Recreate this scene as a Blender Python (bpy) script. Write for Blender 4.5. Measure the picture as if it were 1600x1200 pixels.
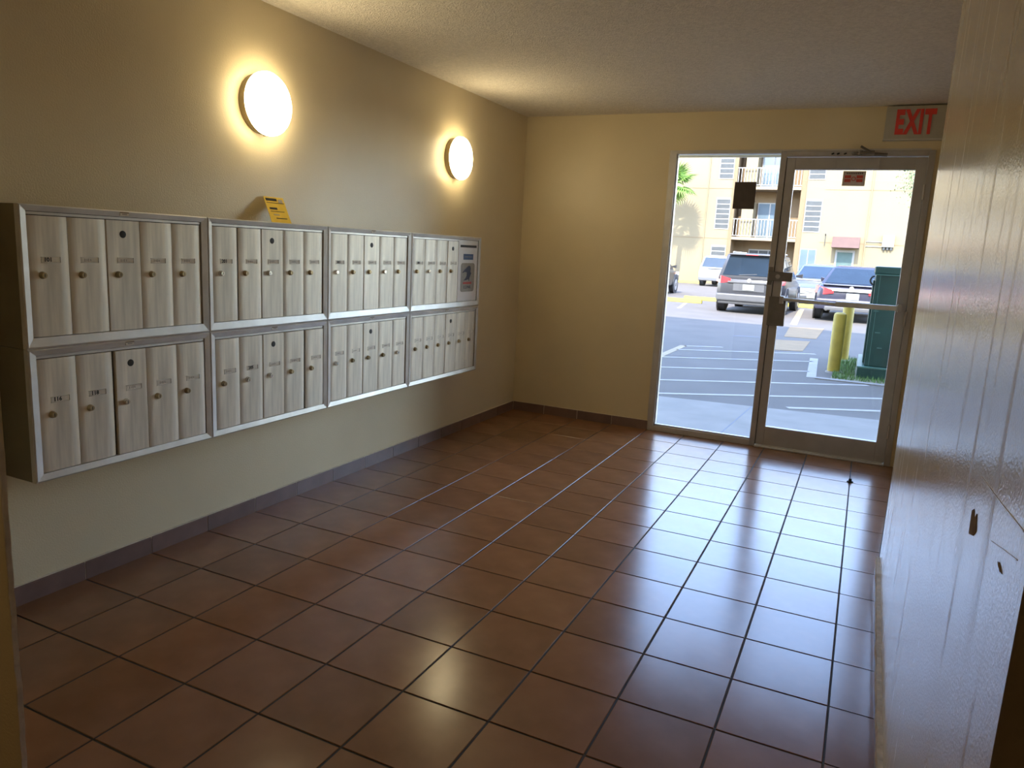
import bpy, bmesh, math, random
from mathutils import Vector, Matrix

random.seed(7)
for o in list(bpy.data.objects):
    bpy.data.objects.remove(o, do_unlink=True)
S = bpy.context.scene
COL = S.collection
T = 0.3048            # floor tile pitch across the room
TY = 0.3060           # floor tile pitch along the room
PI = math.pi

# ------------------------------------------------------------------ camera
cd = bpy.data.cameras.new('camera')
cd.sensor_width = 36.0
cd.lens = 1155.27 / 1600 * 36.0
cd.clip_start = 0.02
cd.clip_end = 400
cam = bpy.data.objects.new('camera', cd)
COL.objects.link(cam)
cam_right = Vector((0.900697, 0.431442, 0.051019))
cam_fwd = Vector((-0.416587, 0.891017, -0.180398))
cam_right = (cam_right - cam_fwd.normalized() * cam_right.dot(cam_fwd.normalized())).normalized()
cam_fwd.normalize()
cam_up = cam_right.cross(cam_fwd)
M = Matrix((cam_right, cam_up, -cam_fwd)).transposed().to_4x4()
M.translation = Vector((2.689, -2.4077, 1.3923))
cam.matrix_world = M
S.camera = cam

# ------------------------------------------------------------------ world, sun, exposure
W = bpy.data.worlds.new('sky')
S.world = W
W.use_nodes = True
nt = W.node_tree
nt.nodes.clear()
sky = nt.nodes.new('ShaderNodeTexSky')
sky.sky_type = 'NISHITA'
sky.sun_disc = False
sky.sun_elevation = math.radians(42)
sky.sun_rotation = math.radians(180)
sky.air_density = 1.0
sky.dust_density = 0.5
sky.ozone_density = 1.6
bg = nt.nodes.new('ShaderNodeBackground')
bg.inputs['Strength'].default_value = 2.3
wo = nt.nodes.new('ShaderNodeOutputWorld')
wbal = nt.nodes.new('ShaderNodeMix')          # camera white balance of the daylight, the same over the whole sky
wbal.data_type = 'RGBA'
wbal.blend_type = 'MULTIPLY'
wbal.inputs[0].default_value = 1.0
wbal.inputs[7].default_value = (1.0, 0.92, 0.93, 1)
nt.links.new(sky.outputs[0], wbal.inputs[6])
nt.links.new(wbal.outputs[2], bg.inputs[0])
nt.links.new(bg.outputs[0], wo.inputs[0])

sl = bpy.data.lights.new('sun', 'SUN')
sl.energy = 14.0
sl.angle = math.radians(0.6)
sl.color = (1.0, 0.92, 0.79)
sun = bpy.data.objects.new('sun', sl)
COL.objects.link(sun)
sdir = Vector((0.02, math.cos(math.radians(42)), -math.sin(math.radians(42))))
sun.rotation_euler = sdir.to_track_quat('-Z', 'Y').to_euler()
sun.location = (0, -20, 30)

LAMP = 20.5
S.view_settings.view_transform = 'Standard'
S.view_settings.look = 'None'
S.view_settings.gamma = 1.0
S.view_settings.use_curve_mapping = False
S.view_settings.exposure = 0.34


# ------------------------------------------------------------------ materials
def new_mat(name):
    m = bpy.data.materials.new(name)
    m.use_nodes = True
    n = m.node_tree
    b = n.nodes['Principled BSDF']
    return m, n, b


def mat(name, col, rough=0.5, metal=0.0, var=0.0, vscale=8.0, vstretch=(1, 1, 1), bump=0.0, bscale=60.0,
        bstretch=(1, 1, 1), rand=0.0, coat=0.0, spec=0.5, rvar=0.0, bdist=0.004, detail=3.0, ior=None):
    """Principled material with procedural colour variation, per-object variation and bump."""
    m, n, b = new_mat(name)
    L = n.links
    b.inputs['Base Color'].default_value = (*col, 1)
    b.inputs['Roughness'].default_value = rough
    b.inputs['Metallic'].default_value = metal
    b.inputs['Specular IOR Level'].default_value = spec
    if ior:
        b.inputs['IOR'].default_value = ior
    if coat:
        b.inputs['Coat Weight'].default_value = coat
        b.inputs['Coat Roughness'].default_value = 0.12
    tc = n.nodes.new('ShaderNodeTexCoord')
    last = None
    if var > 0:
        mp = n.nodes.new('ShaderNodeMapping')
        mp.inputs['Scale'].default_value = vstretch
        L.new(tc.outputs['Object'], mp.inputs[0])
        nz = n.nodes.new('ShaderNodeTexNoise')
        nz.inputs['Scale'].default_value = vscale
        nz.inputs['Detail'].default_value = 4
        L.new(mp.outputs[0], nz.inputs['Vector'])
        rp = n.nodes.new('ShaderNodeValToRGB')
        rp.color_ramp.elements[0].position = 0.3
        rp.color_ramp.elements[1].position = 0.7
        rp.color_ramp.elements[0].color = (*[max(0, c * (1 - var)) for c in col], 1)
        rp.color_ramp.elements[1].color = (*[min(1, c * (1 + var)) for c in col], 1)
        L.new(nz.outputs['Fac'], rp.inputs[0])
        last = rp.outputs[0]
        if rvar:
            mr = n.nodes.new('ShaderNodeMapRange')
            mr.inputs['To Min'].default_value = rough - rvar
            mr.inputs['To Max'].default_value = rough + rvar
            L.new(nz.outputs['Fac'], mr.inputs['Value'])
            L.new(mr.outputs[0], b.inputs['Roughness'])
    if rand > 0:
        oi = n.nodes.new('ShaderNodeObjectInfo')
        mr = n.nodes.new('ShaderNodeMapRange')
        mr.inputs['To Min'].default_value = 1 - rand
        mr.inputs['To Max'].default_value = 1 + rand
        L.new(oi.outputs['Random'], mr.inputs['Value'])
        hs = n.nodes.new('ShaderNodeHueSaturation')
        if last is None:
            hs.inputs['Color'].default_value = (*col, 1)
        else:
            L.new(last, hs.inputs['Color'])
        L.new(mr.outputs[0], hs.inputs['Value'])
        last = hs.outputs[0]
    if last is not None:
        L.new(last, b.inputs['Base Color'])
    if bump > 0:
        mp2 = n.nodes.new('ShaderNodeMapping')
        mp2.inputs['Scale'].default_value = bstretch
        L.new(tc.outputs['Object'], mp2.inputs[0])
        n2 = n.nodes.new('ShaderNodeTexNoise')
        n2.inputs['Scale'].default_value = bscale
        n2.inputs['Detail'].default_value = detail
        L.new(mp2.outputs[0], n2.inputs['Vector'])
        bp = n.nodes.new('ShaderNodeBump')
        bp.inputs['Strength'].default_value = bump
        bp.inputs['Distance'].default_value = bdist
        L.new(n2.outputs['Fac'], bp.inputs['Height'])
        L.new(bp.outputs[0], b.inputs['Normal'])
    return m


def emit_mat(name, col, strength):
    m, n, b = new_mat(name)
    b.inputs['Base Color'].default_value = (*col, 1)
    b.inputs['Roughness'].default_value = 0.4
    b.inputs['Emission Color'].default_value = (*col, 1)
    b.inputs['Emission Strength'].default_value = strength
    return m


def glass_mat(name, tint=(0.96, 0.98, 0.98), rough=0.0):
    """Thin architectural pane: clear transmission with Fresnel reflection."""
    m = bpy.data.materials.new(name)
    m.use_nodes = True
    n = m.node_tree
    n.nodes.clear()
    tr = n.nodes.new('ShaderNodeBsdfTransparent')
    tr.inputs[0].default_value = (*tint, 1)
    gl = n.nodes.new('ShaderNodeBsdfGlossy')
    gl.inputs['Roughness'].default_value = rough
    fr = n.nodes.new('ShaderNodeFresnel')
    fr.inputs['IOR'].default_value = 1.35
    mx = n.nodes.new('ShaderNodeMixShader')
    out = n.nodes.new('ShaderNodeOutputMaterial')
    n.links.new(fr.outputs[0], mx.inputs[0])
    n.links.new(tr.outputs[0], mx.inputs[1])
    n.links.new(gl.outputs[0], mx.inputs[2])
    n.links.new(mx.outputs[0], out.inputs[0])
    return m


def worn_wall_mat(name, col):
    """Semi-gloss paint with vertical scuffs, grime streaks and orange-peel relief."""
    m, n, b = new_mat(name)
    L = n.links
    tc = n.nodes.new('ShaderNodeTexCoord')

    def noise(scale, st, detail=3):
        mp = n.nodes.new('ShaderNodeMapping')
        mp.inputs['Scale'].default_value = st
        L.new(tc.outputs['Object'], mp.inputs[0])
        z = n.nodes.new('ShaderNodeTexNoise')
        z.inputs['Scale'].default_value = scale
        z.inputs['Detail'].default_value = detail
        L.new(mp.outputs[0], z.inputs['Vector'])
        return z.outputs['Fac']

    def ramp(f, a, b_, c0, c1):
        r = n.nodes.new('ShaderNodeValToRGB')
        r.color_ramp.elements[0].position = a
        r.color_ramp.elements[1].position = b_
        r.color_ramp.elements[0].color = (c0, c0, c0, 1)
        r.color_ramp.elements[1].color = (c1, c1, c1, 1)
        L.new(f, r.inputs[0])
        return r.outputs[0]
    streak = ramp(noise(9.0, (1, 2.2, 0.16), 5), 0.54, 0.72, 0, 0.45)
    fine = ramp(noise(40, (1, 2, 0.5), 6), 0.62, 0.74, 0, 0.28)
    mx = n.nodes.new('ShaderNodeMath')
    mx.operation = 'MAXIMUM'
    L.new(streak, mx.inputs[0])
    L.new(fine, mx.inputs[1])
    mc = n.nodes.new('ShaderNodeMix')
    mc.data_type = 'RGBA'
    mc.inputs[6].default_value = (*col, 1)
    mc.inputs[7].default_value = (col[0] * 0.36, col[1] * 0.32, col[2] * 0.26, 1)
    L.new(mx.outputs[0], mc.inputs[0])
    L.new(mc.outputs[2], b.inputs['Base Color'])
    mr = n.nodes.new('ShaderNodeMapRange')
    mr.inputs['To Min'].default_value = 0.15
    mr.inputs['To Max'].default_value = 0.60
    L.new(mx.outputs[0], mr.inputs['Value'])
    L.new(mr.outputs[0], b.inputs['Roughness'])
    b.inputs['IOR'].default_value = 1.8
    bp = n.nodes.new('ShaderNodeBump')
    bp.inputs['Strength'].default_value = 0.25
    bp.inputs['Distance'].default_value = 0.003
    L.new(noise(170, (1, 1, 1), 2), bp.inputs['Height'])
    L.new(bp.outputs[0], b.inputs['Normal'])
    return m


MT = {}
MT['wall'] = mat('cream_paint', (0.74, 0.635, 0.43), 0.36, var=0.04, vscale=2.0, bump=0.25, bscale=150, bdist=0.004, spec=0.4)
MT['passage'] = mat('brown_paint', (0.22, 0.15, 0.08), 0.6, var=0.05, vscale=2.0)
MT['wall_r'] = worn_wall_mat('worn_cream_paint', (0.68, 0.585, 0.42))
MT['ceiling'] = mat('popcorn_ceiling', (0.8, 0.75, 0.67), 0.9, var=0.10, vscale=60, bump=0.9, bscale=130, bdist=0.012, spec=0.1)
MT['tile'] = mat('quarry_tile', (0.285, 0.138, 0.07), 0.21, var=0.14, vscale=5, rand=0.12, rvar=0.05, bump=0.04, bscale=25, bdist=0.002, ior=1.48)
MT['grout'] = mat('dark_grout', (0.035, 0.028, 0.024), 0.8, var=0.2, vscale=30)
MT['skirt'] = mat('baseboard_tile', (0.20, 0.125, 0.105), 0.35, var=0.12, vscale=9, rand=0.10)
MT['caulk'] = mat('cream_caulk', (0.72, 0.62, 0.47), 0.7, var=0.12, vscale=30, bump=0.3, bscale=80)
MT['skirt_cap'] = mat('plaster_bead', (0.50, 0.41, 0.28), 0.7, var=0.2, vscale=30, bump=0.5, bscale=80)
MT['alu'] = mat('brushed_aluminium', (0.72, 0.67, 0.57), 0.48, 0.30, var=0.20, vscale=6, vstretch=(1, 6, 0.5), rand=0.06, rvar=0.06, bump=0.05, bscale=60, bstretch=(1, 8, 0.3), bdist=0.001)
MT['alu_frame'] = mat('satin_aluminium', (0.64, 0.63, 0.60), 0.42, 0.4, var=0.10, vscale=10, rand=0.04)
MT['case'] = mat('grey_steel', (0.2, 0.175, 0.12), 0.5, 0.2, var=0.12, vscale=5)
MT['black'] = mat('black_void', (0.012, 0.011, 0.010), 0.6, var=0.2, vscale=20)
MT['brass'] = mat('worn_brass_lock', (0.36, 0.29, 0.17), 0.35, 0.9, var=0.3, vscale=60, rand=0.35)
MT['chrome'] = mat('bright_lock', (0.72, 0.70, 0.64), 0.25, 0.9, var=0.1, vscale=60)
MT['card'] = mat('pale_card', (0.76, 0.71, 0.61), 0.6, var=0.1, vscale=40)
MT['cardedge'] = mat('card_slot_edge', (0.46, 0.43, 0.37), 0.5, 0.4, var=0.1, vscale=30)
MT['ink'] = mat('black_ink', (0.02, 0.02, 0.02), 0.6, var=0.1, vscale=20)
MT['greyink'] = mat('faded_ink', (0.36, 0.33, 0.28), 0.6, var=0.1, vscale=20)
MT['white_panel'] = mat('white_enamel', (0.8892, 0.9006, 0.912), 0.35, var=0.03, vscale=10)
MT['blue'] = mat('blue_print', (0.03, 0.09, 0.24), 0.5, var=0.1, vscale=40)
MT['navy'] = mat('navy_print', (0.012, 0.015, 0.06), 0.5, var=0.1, vscale=40)
MT['redprint'] = mat('red_print', (0.55, 0.07, 0.055), 0.5, var=0.1, vscale=40)
MT['emblem'] = mat('grey_label', (0.36, 0.34, 0.30), 0.5, var=0.08, vscale=40)
MT['yellow_paper'] = mat('yellow_paper', (0.72, 0.50, 0.06), 0.6, var=0.06, vscale=30)
MT['frame'] = mat('door_aluminium', (0.47, 0.45, 0.44), 0.42, 0.4, var=0.08, vscale=8, bump=0.03, bscale=80, bstretch=(4, 4, .3))
MT['frame_lite'] = mat('frame_aluminium', (0.62, 0.6, 0.58), 0.42, 0.5, var=0.08, vscale=8)
MT['dark_metal'] = mat('dark_lock_case', (0.21, 0.195, 0.185), 0.45, 0.5, var=0.12, vscale=20)
MT['gasket'] = mat('rubber_gasket', (0.02, 0.02, 0.02), 0.7, var=0.1, vscale=40)
MT['glass'] = glass_mat('clear_glass')
MT['lamp'] = emit_mat('opal_lamp', (1.0, 0.81, 0.47), LAMP)
MT['lamp_added'] = emit_mat('added_opal_lamp', (1.0, 0.76, 0.36), 34.0)  # glow of the unseen lamp added behind the viewer
MT['lamp_rim'] = mat('bronze_rim', (0.20, 0.16, 0.09), 0.4, 0.5, var=0.1, vscale=20)
MT['exit_case'] = mat('exit_housing', (0.50, 0.48, 0.42), 0.45, 0.1, var=0.06, vscale=15)
MT['exit_red'] = mat('exit_red', (0.80, 0.075, 0.060), 0.5, var=0.06, vscale=30)
MT['paper_dark'] = mat('dark_notice', (0.085, 0.068, 0.060), 0.7, var=0.12, vscale=20)
MT['sticker'] = mat('grey_sticker', (0.55, 0.47, 0.44), 0.6, var=0.1, vscale=30)
# outside
MT['asphalt'] = mat('asphalt', (0.1, 0.0859, 0.0742), 0.85, var=0.10, vscale=1.4, bump=0.3, bscale=90, bdist=0.004, spec=0.3)
MT['concrete'] = mat('concrete', (0.172, 0.1517, 0.1292), 0.8, var=0.12, vscale=3, bump=0.2, bscale=40)
MT['paint_white'] = mat('road_white', (0.2592, 0.2376, 0.216), 0.75, var=0.10, vscale=8)
MT['paint_yellow'] = mat('road_yellow', (0.255, 0.195, 0.1125), 0.75, var=0.12, vscale=8)
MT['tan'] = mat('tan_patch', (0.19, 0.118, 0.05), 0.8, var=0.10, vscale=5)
MT['stop_yellow'] = mat('wheel_stop_yellow', (0.2912, 0.2293, 0.0254), 0.7, var=0.10, vscale=4)
MT['kerb'] = mat('kerb_concrete', (0.1953, 0.1764, 0.1575), 0.8, var=0.1, vscale=5)
MT['crack'] = mat('tar_crack', (0.12, 0.12, 0.14), 0.8, var=0.1, vscale=5)
MT['soil'] = mat('soil', (0.16, 0.15, 0.09), 0.95, var=0.25, vscale=8)
MT['grass'] = mat('grass_blade', (0.0896, 0.168, 0.0392), 0.7, var=0.3, vscale=4)
MT['stucco'] = mat('cream_stucco', (0.1545, 0.1264, 0.078), 0.85, var=0.03, vscale=0.8, bump=0.2, bscale=30, spec=0.2)
MT['stucco_tan'] = mat('tan_stucco', (0.1295, 0.091, 0.0525), 0.85, var=0.04, vscale=1.0, spec=0.2)
MT['ext_wall'] = mat('outer_stucco', (0.372, 0.336, 0.252), 0.85, var=0.05, vscale=1.0, spec=0.2)
MT['slab'] = mat('balcony_slab', (0.165, 0.1237, 0.075), 0.85, var=0.04, vscale=1.0)
MT['louver'] = mat('louver_glass', (0.045, 0.048, 0.048), 0.7, spec=0.15, var=0.12, vscale=3)
MT['white_frame'] = mat('white_frame', (0.18, 0.1762, 0.165), 0.6, var=0.04, vscale=3)
MT['slider'] = mat('pale_blue_glass', (0.07, 0.0945, 0.1155), 0.12, var=0.14, vscale=1.5)
MT['dark_glass'] = mat('dark_door_glass', (0.06, 0.09, 0.085), 0.1, var=0.2, vscale=2)
MT['awning'] = mat('burgundy_canvas', (0.075, 0.042, 0.034), 0.8, var=0.08, vscale=4)
MT['meter'] = mat('meter_box', (0.156, 0.15, 0.124), 0.6, var=0.05, vscale=4)
MT['bollard'] = mat('bollard_yellow', (0.3204, 0.2274, 0.0258), 0.6, var=0.16, vscale=7)
MT['cabinet'] = mat('dark_green_steel', (0.0104, 0.0442, 0.0338), 0.35, 0.1, var=0.22, vscale=4)
MT['cabinet_edge'] = mat('green_edge', (0.0576, 0.128, 0.1024), 0.4, 0.1, var=0.1, vscale=8)
MT['trunk'] = mat('palm_trunk', (0.1224, 0.1008, 0.072), 0.9, var=0.25, vscale=8)
MT['frond'] = mat('palm_leaf', (0.096, 0.1824, 0.0288), 0.6, var=0.3, vscale=3, rand=0.2)
MT['leaf'] = mat('tree_leaf', (0.0686, 0.1078, 0.0343), 0.6, var=0.35, vscale=5)
MT['tire'] = mat('tire_rubber', (0.022, 0.022, 0.024), 0.8, var=0.2, vscale=20)
MT['rim'] = mat('wheel_rim', (0.45, 0.45, 0.46), 0.35, 0.7, var=0.1, vscale=10)
MT['carglass'] = mat('car_glass', (0.012, 0.020, 0.032), 0.03, spec=0.35, var=0.15, vscale=2)
MT['car_grey'] = mat('grey_car_paint', (0.0409, 0.0409, 0.0458), 0.3, 0.3, var=0.04, vscale=2, coat=0.25)
MT['car_white'] = mat('white_car_paint', (0.1721, 0.1744, 0.179), 0.3, var=0.03, vscale=2, coat=0.25)
MT['car_black'] = mat('dark_car_paint', (0.028, 0.028, 0.045), 0.25, 0.1, var=0.08, vscale=2, coat=0.3)
MT['car_silver'] = mat('silver_car_paint', (0.097, 0.104, 0.1155), 0.3, 0.4, var=0.04, vscale=2, coat=0.25)
MT['car_char'] = mat('charcoal_car_paint', (0.0374, 0.0374, 0.0374), 0.3, 0.2, var=0.06, vscale=2, coat=0.25)
MT['car_trim'] = mat('grey_bumper', (0.0699, 0.0699, 0.0741), 0.5, 0.1, var=0.06, vscale=4)
MT['car_dark'] = mat('black_bumper', (0.035, 0.035, 0.038), 0.6, var=0.1, vscale=6)
MT['tail'] = mat('tail_lamp_red', (0.496, 0.028, 0.032), 0.25, var=0.15, vscale=6, coat=0.5)
MT['amber'] = mat('amber_lamp', (0.75, 0.30, 0.12), 0.3, var=0.1, vscale=6)
MT['headlamp'] = mat('headlamp_lens', (0.70, 0.72, 0.74), 0.15, 0.2, var=0.12, vscale=6)
MT['plate'] = mat('number_plate', (0.2074, 0.2246, 0.2131), 0.5, var=0.06, vscale=8)
MT['plategreen'] = mat('plate_green', (0.15, 0.25, 0.21), 0.5, var=0.06, vscale=8)


# ------------------------------------------------------------------ mesh helpers
class MB:
    """Collects faces of one mesh; build() links it as ONE object."""
    def __init__(self):
        self.v, self.f, self.mi = [], [], []
        self.cur = 0

    def add(self, vs, fs):
        o = len(self.v)
        self.v += [tuple(p) for p in vs]
        for f in fs:
            self.f.append(tuple(i + o for i in f))
            self.mi.append(self.cur)
        return self

    def box(self, a, b):
        x0, y0, z0 = [min(p, q) for p, q in zip(a, b)]
        x1, y1, z1 = [max(p, q) for p, q in zip(a, b)]
        return self.hexa([(x0, y0), (x1, y0), (x1, y1), (x0, y1)], z0, z1)

    def hexa(self, poly, z0, z1):
        """prism: xy polygon (counter-clockwise), z range"""
        n = len(poly)
        vs = [(x, y, z0) for x, y in poly] + [(x, y, z1) for x, y in poly]
        fs = [tuple(range(n - 1, -1, -1)), tuple(range(n, 2 * n))]
        fs += [(i, (i + 1) % n, n + (i + 1) % n, n + i) for i in range(n)]
        return self.add(vs, fs)

    def slab(self, a, b, c, top=0.006):
        """box with a chamfered +Z rim of width c"""
        x0, y0, z0 = a
        x1, y1, z1 = b
        vs = [(x0, y0, z0), (x1, y0, z0), (x1, y1, z0), (x0, y1, z0),
              (x0, y0, z1 - c), (x1, y0, z1 - c), (x1, y1, z1 - c), (x0, y1, z1 - c),
              (x0 + c, y0 + c, z1), (x1 - c, y0 + c, z1), (x1 - c, y1 - c, z1), (x0 + c, y1 - c, z1)]
        fs = [(3, 2, 1, 0), (8, 9, 10, 11)]
        for k in (0, 4):
            for i in range(4):
                j = (i + 1) % 4
                fs.append((k + i, k + j, k + 4 + j, k + 4 + i))
        return self.add(vs, fs)

    def prism(self, prof, axis, a, b):
        """extrude a closed profile along an axis. prof gives the two other coordinates in cyclic order."""
        n = len(prof)

        def P(u, w, t):
            return {'x': (t, u, w), 'y': (w, t, u), 'z': (u, w, t)}[axis]
        vs = [P(u, w, a) for u, w in prof] + [P(u, w, b) for u, w in prof]
        fs = [tuple(range(n - 1, -1, -1)), tuple(range(n, 2 * n))]
        fs += [(i, (i + 1) % n, n + (i + 1) % n, n + i) for i in range(n)]
        return self.add(vs, fs)

    def cyl(self, p, q, r, r2=None, n=16, cap=True):
        p, q = Vector(p), Vector(q)
        d = (q - p).normalized()
        u = d.orthogonal().normalized()
        w = d.cross(u)
        r2 = r if r2 is None else r2
        vs = []
        for c, rr in ((p, r), (q, r2)):
            for i in range(n):
                a = 2 * PI * i / n
                vs.append(c + (u * math.cos(a) + w * math.sin(a)) * rr)
        fs = [(i, (i + 1) % n, n + (i + 1) % n, n + i) for i in range(n)]
        if cap:
            fs += [tuple(range(n - 1, -1, -1)), tuple(range(n, 2 * n))]
        return self.add(vs, fs)

    def lathe(self, base, axis, prof, n=32):
        """prof: list of (radius, height along axis)"""
        base, d = Vector(base), Vector(axis).normalized()
        u = d.orthogonal().normalized()
        w = d.cross(u)
        vs, fs = [], []
        for r, h in prof:
            for i in range(n):
                a = 2 * PI * i / n
                vs.append(base + d * h + (u * math.cos(a) + w * math.sin(a)) * max(r, 1e-5))
        for k in range(len(prof) - 1):
            for i in range(n):
                j = (i + 1) % n
                fs.append((k * n + i, k * n + j, (k + 1) * n + j, (k + 1) * n + i))
        fs.append(tuple(range(n - 1, -1, -1)))
        m = (len(prof) - 1) * n
        fs.append(tuple(range(m, m + n)))
        return self.add(vs, fs)

    def loft(self, rings):
        n = len(rings[0])
        vs = [p for r in rings for p in r]
        fs = []
        for k in range(len(rings) - 1):
            for i in range(n):
                j = (i + 1) % n
                fs.append((k * n + i, k * n + j, (k + 1) * n + j, (k + 1) * n + i))
        fs.append(tuple(range(n - 1, -1, -1)))
        m = (len(rings) - 1) * n
        fs.append(tuple(range(m, m + n)))
        return self.add(vs, fs)

    def plate(self, quad, t):
        """thick plate from a 4-corner quad (any orientation), thickness t along its normal both ways"""
        q = [Vector(p) for p in quad]
        nrm = (q[1] - q[0]).cross(q[-1] - q[0]).normalized() * t
        n = len(q)
        vs = [p - nrm for p in q] + [p + nrm for p in q]
        fs = [tuple(range(n - 1, -1, -1)), tuple(range(n, 2 * n))]
        fs += [(i, (i + 1) % n, n + (i + 1) % n, n + i) for i in range(n)]
        return self.add(vs, fs)

    def mesh(self, name, mats, smooth=False, bevel=0.0, seg=2):
        me = bpy.data.meshes.new(name)
        me.from_pydata(self.v, [], self.f)
        for m in (mats if isinstance(mats, (list, tuple)) else [mats]):
            me.materials.append(m)
        for p, i in zip(me.polygons, self.mi):
            p.material_index = i
        bm = bmesh.new()
        bm.from_mesh(me)
        bmesh.ops.recalc_face_normals(bm, faces=bm.faces)
        if bevel:
            bmesh.ops.bevel(bm, geom=list(bm.edges), offset=bevel, segments=seg, profile=0.6, affect='EDGES', clamp_overlap=True)
        bm.to_mesh(me)
        bm.free()
        if smooth:
            for p in me.polygons:
                p.use_smooth = True
            try:
                me.set_sharp_from_angle(angle=math.radians(40))
            except Exception:
                pass
        return me

    def build(self, name, mats, parent=None, smooth=False, bevel=0.0, seg=2, loc=None):
        o = bpy.data.objects.new(name, self.mesh(name, mats, smooth, bevel, seg))
        COL.objects.link(o)
        if parent is not None:
            o.parent = parent
        if loc:
            o.location = loc
        return o


def tag(o, label=None, cat=None, group=None, kind=None):
    if label:
        o['label'] = label
    if cat:
        o['category'] = cat
    if group:
        o['group'] = group
    if kind:
        o['kind'] = kind
    return o


def empty(name, loc=(0, 0, 0), rz=0.0):
    o = bpy.data.objects.new(name, None)
    o.empty_display_size = 0.1
    COL.objects.link(o)
    o.location = loc
    o.rotation_euler = (0, 0, rz)
    return o


def obj_of(me, name, parent=None, loc=None):
    o = bpy.data.objects.new(name, me)
    COL.objects.link(o)
    if parent is not None:
        o.parent = parent
    if loc:
        o.location = loc
    return o


def text_mesh(txt, size, ux, uy, depth, m, stretch=1.0, bold=0.0):
    """flat raised lettering as a mesh: ux, uy are the directions of the text's x and y axes; centred at origin"""
    cu = bpy.data.curves.new('t', 'FONT')
    cu.body = txt
    cu.size = size
    cu.extrude = depth
    cu.align_x = 'CENTER'
    cu.align_y = 'CENTER'
    cu.resolution_u = 2
    cu.offset = bold
    to = bpy.data.objects.new('t', cu)
    COL.objects.link(to)
    dg = bpy.context.evaluated_depsgraph_get()
    me = bpy.data.meshes.new_from_object(to.evaluated_get(dg))
    bpy.data.objects.remove(to, do_unlink=True)
    ux, uy = Vector(ux), Vector(uy)
    uz = ux.cross(uy)
    for v in me.vertices:
        x, y, z = v.co
        v.co = ux * (x * stretch) + uy * y + uz * z
    me.materials.clear()
    me.materials.append(m)
    return me


# ------------------------------------------------------------------ room shell
H = 2.459             # ceiling height
YF = 3.377            # inner face of the door wall
YO = 3.640            # its outer face
YC = -1.494           # room face of the opening the camera looks through
XR = [(3.016, YF), (2.896, 1.280), (2.880, YC)]      # right wall line


def wall_x(y):
    for (xa, ya), (xb, yb) in zip(XR, XR[1:]):
        if y >= yb:
            return xb + (xa - xb) * (y - yb) / (ya - yb)
    return XR[-1][0]


# floor: grout bed carrying single tiles
fl = MB()
fl.hexa([(0, YC), (XR[2][0], YC), (XR[1][0], XR[1][1]), (3.016, YF), (0, YF)], -0.05, -0.0022)
floor = tag(fl.build('floor', MT['grout']), 'brown square quarry tile floor of the mail lobby', 'floor', kind='structure')
G = 0.0032
full = None
for r in range(-5, 11):
    y0, y1 = max(r * TY, YC) + G, (r + 1) * TY - G
    if r == 10:
        y1 = YF - 0.004
    for c in range(10):
        x0 = c * T + G
        if c < 9:
            x1 = (c + 1) * T - G
            if r in (-5, 10):
                m = MB().slab((0, 0, -0.03), (x1 - x0, y1 - y0, 0), 0.0015).mesh('tile', MT['tile'])
            else:
                if full is None:
                    full = MB().slab((0, 0, -0.03), (x1 - x0, y1 - y0, 0), 0.0015).mesh('tile', MT['tile'])
                m = full
            obj_of(m, 'tile', floor, (x0, y0, 0))
        else:
            xa, xb = wall_x(y0) - 0.004 - x0, wall_x(y1) - 0.004 - x0
            b = MB().hexa([(0, 0), (xa, 0), (xb, y1 - y0), (0, y1 - y0)], -0.03, 0)
            b.build('tile', MT['tile'], floor, loc=(x0, y0, 0))
# lobby passage behind the opening
b = MB().box((-1.2, -4.4, -0.05), (4.4, YC, 0))
tag(b.build('floor_passage', MT['tile']), 'tiled floor of the passage on the near side of the opening', 'floor', kind='structure')

ce = MB().box((-0.15, YC, H), (3.3, YF + 0.02, H + 0.14))
tag(ce.build('ceiling', MT['ceiling']), 'rough popcorn-textured ceiling of the mail lobby', 'ceiling', kind='structure')
ce = MB().box((-1.3, -4.5, H), (4.5, YC, H + 0.14))
tag(ce.build('ceiling_passage', MT['passage']), 'ceiling of the dark passage on the near side', 'ceiling', kind='structure')

w = MB().box((-0.15, YC - 0.126, -0.05), (0, YO, H))
tag(w.build('wall_left', MT['wall']), 'cream painted wall behind the mailboxes and round lamps', 'wall', kind='structure')

w = MB().hexa([(XR[2][0], YC), (XR[2][0] + 0.3, YC), (3.3, YF), (3.016, YF), XR[1]], -0.05, H)
wall_right = tag(w.build('wall_right', MT['wall_r']), 'glossy scuffed cream wall at the right of the lobby', 'wall', kind='structure')

# door wall: solid part, lintel, sliver right of the door
FX0, FX1, FZ = 1.224, 2.962, 2.172
w = MB().box((-0.15, YF, -0.05), (FX0, YO, H))
w.box((FX0, YF, FZ), (FX1, YO - 0.04, H))
w.box((FX0, YO - 0.04, FZ - 0.008), (FX1, YO, H))
w.box((FX1, YF, -0.05), (3.3, YO, H))
tag(w.build('wall_back', MT['wall']), 'cream painted end wall holding the glass entrance door', 'wall', kind='structure')

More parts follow.
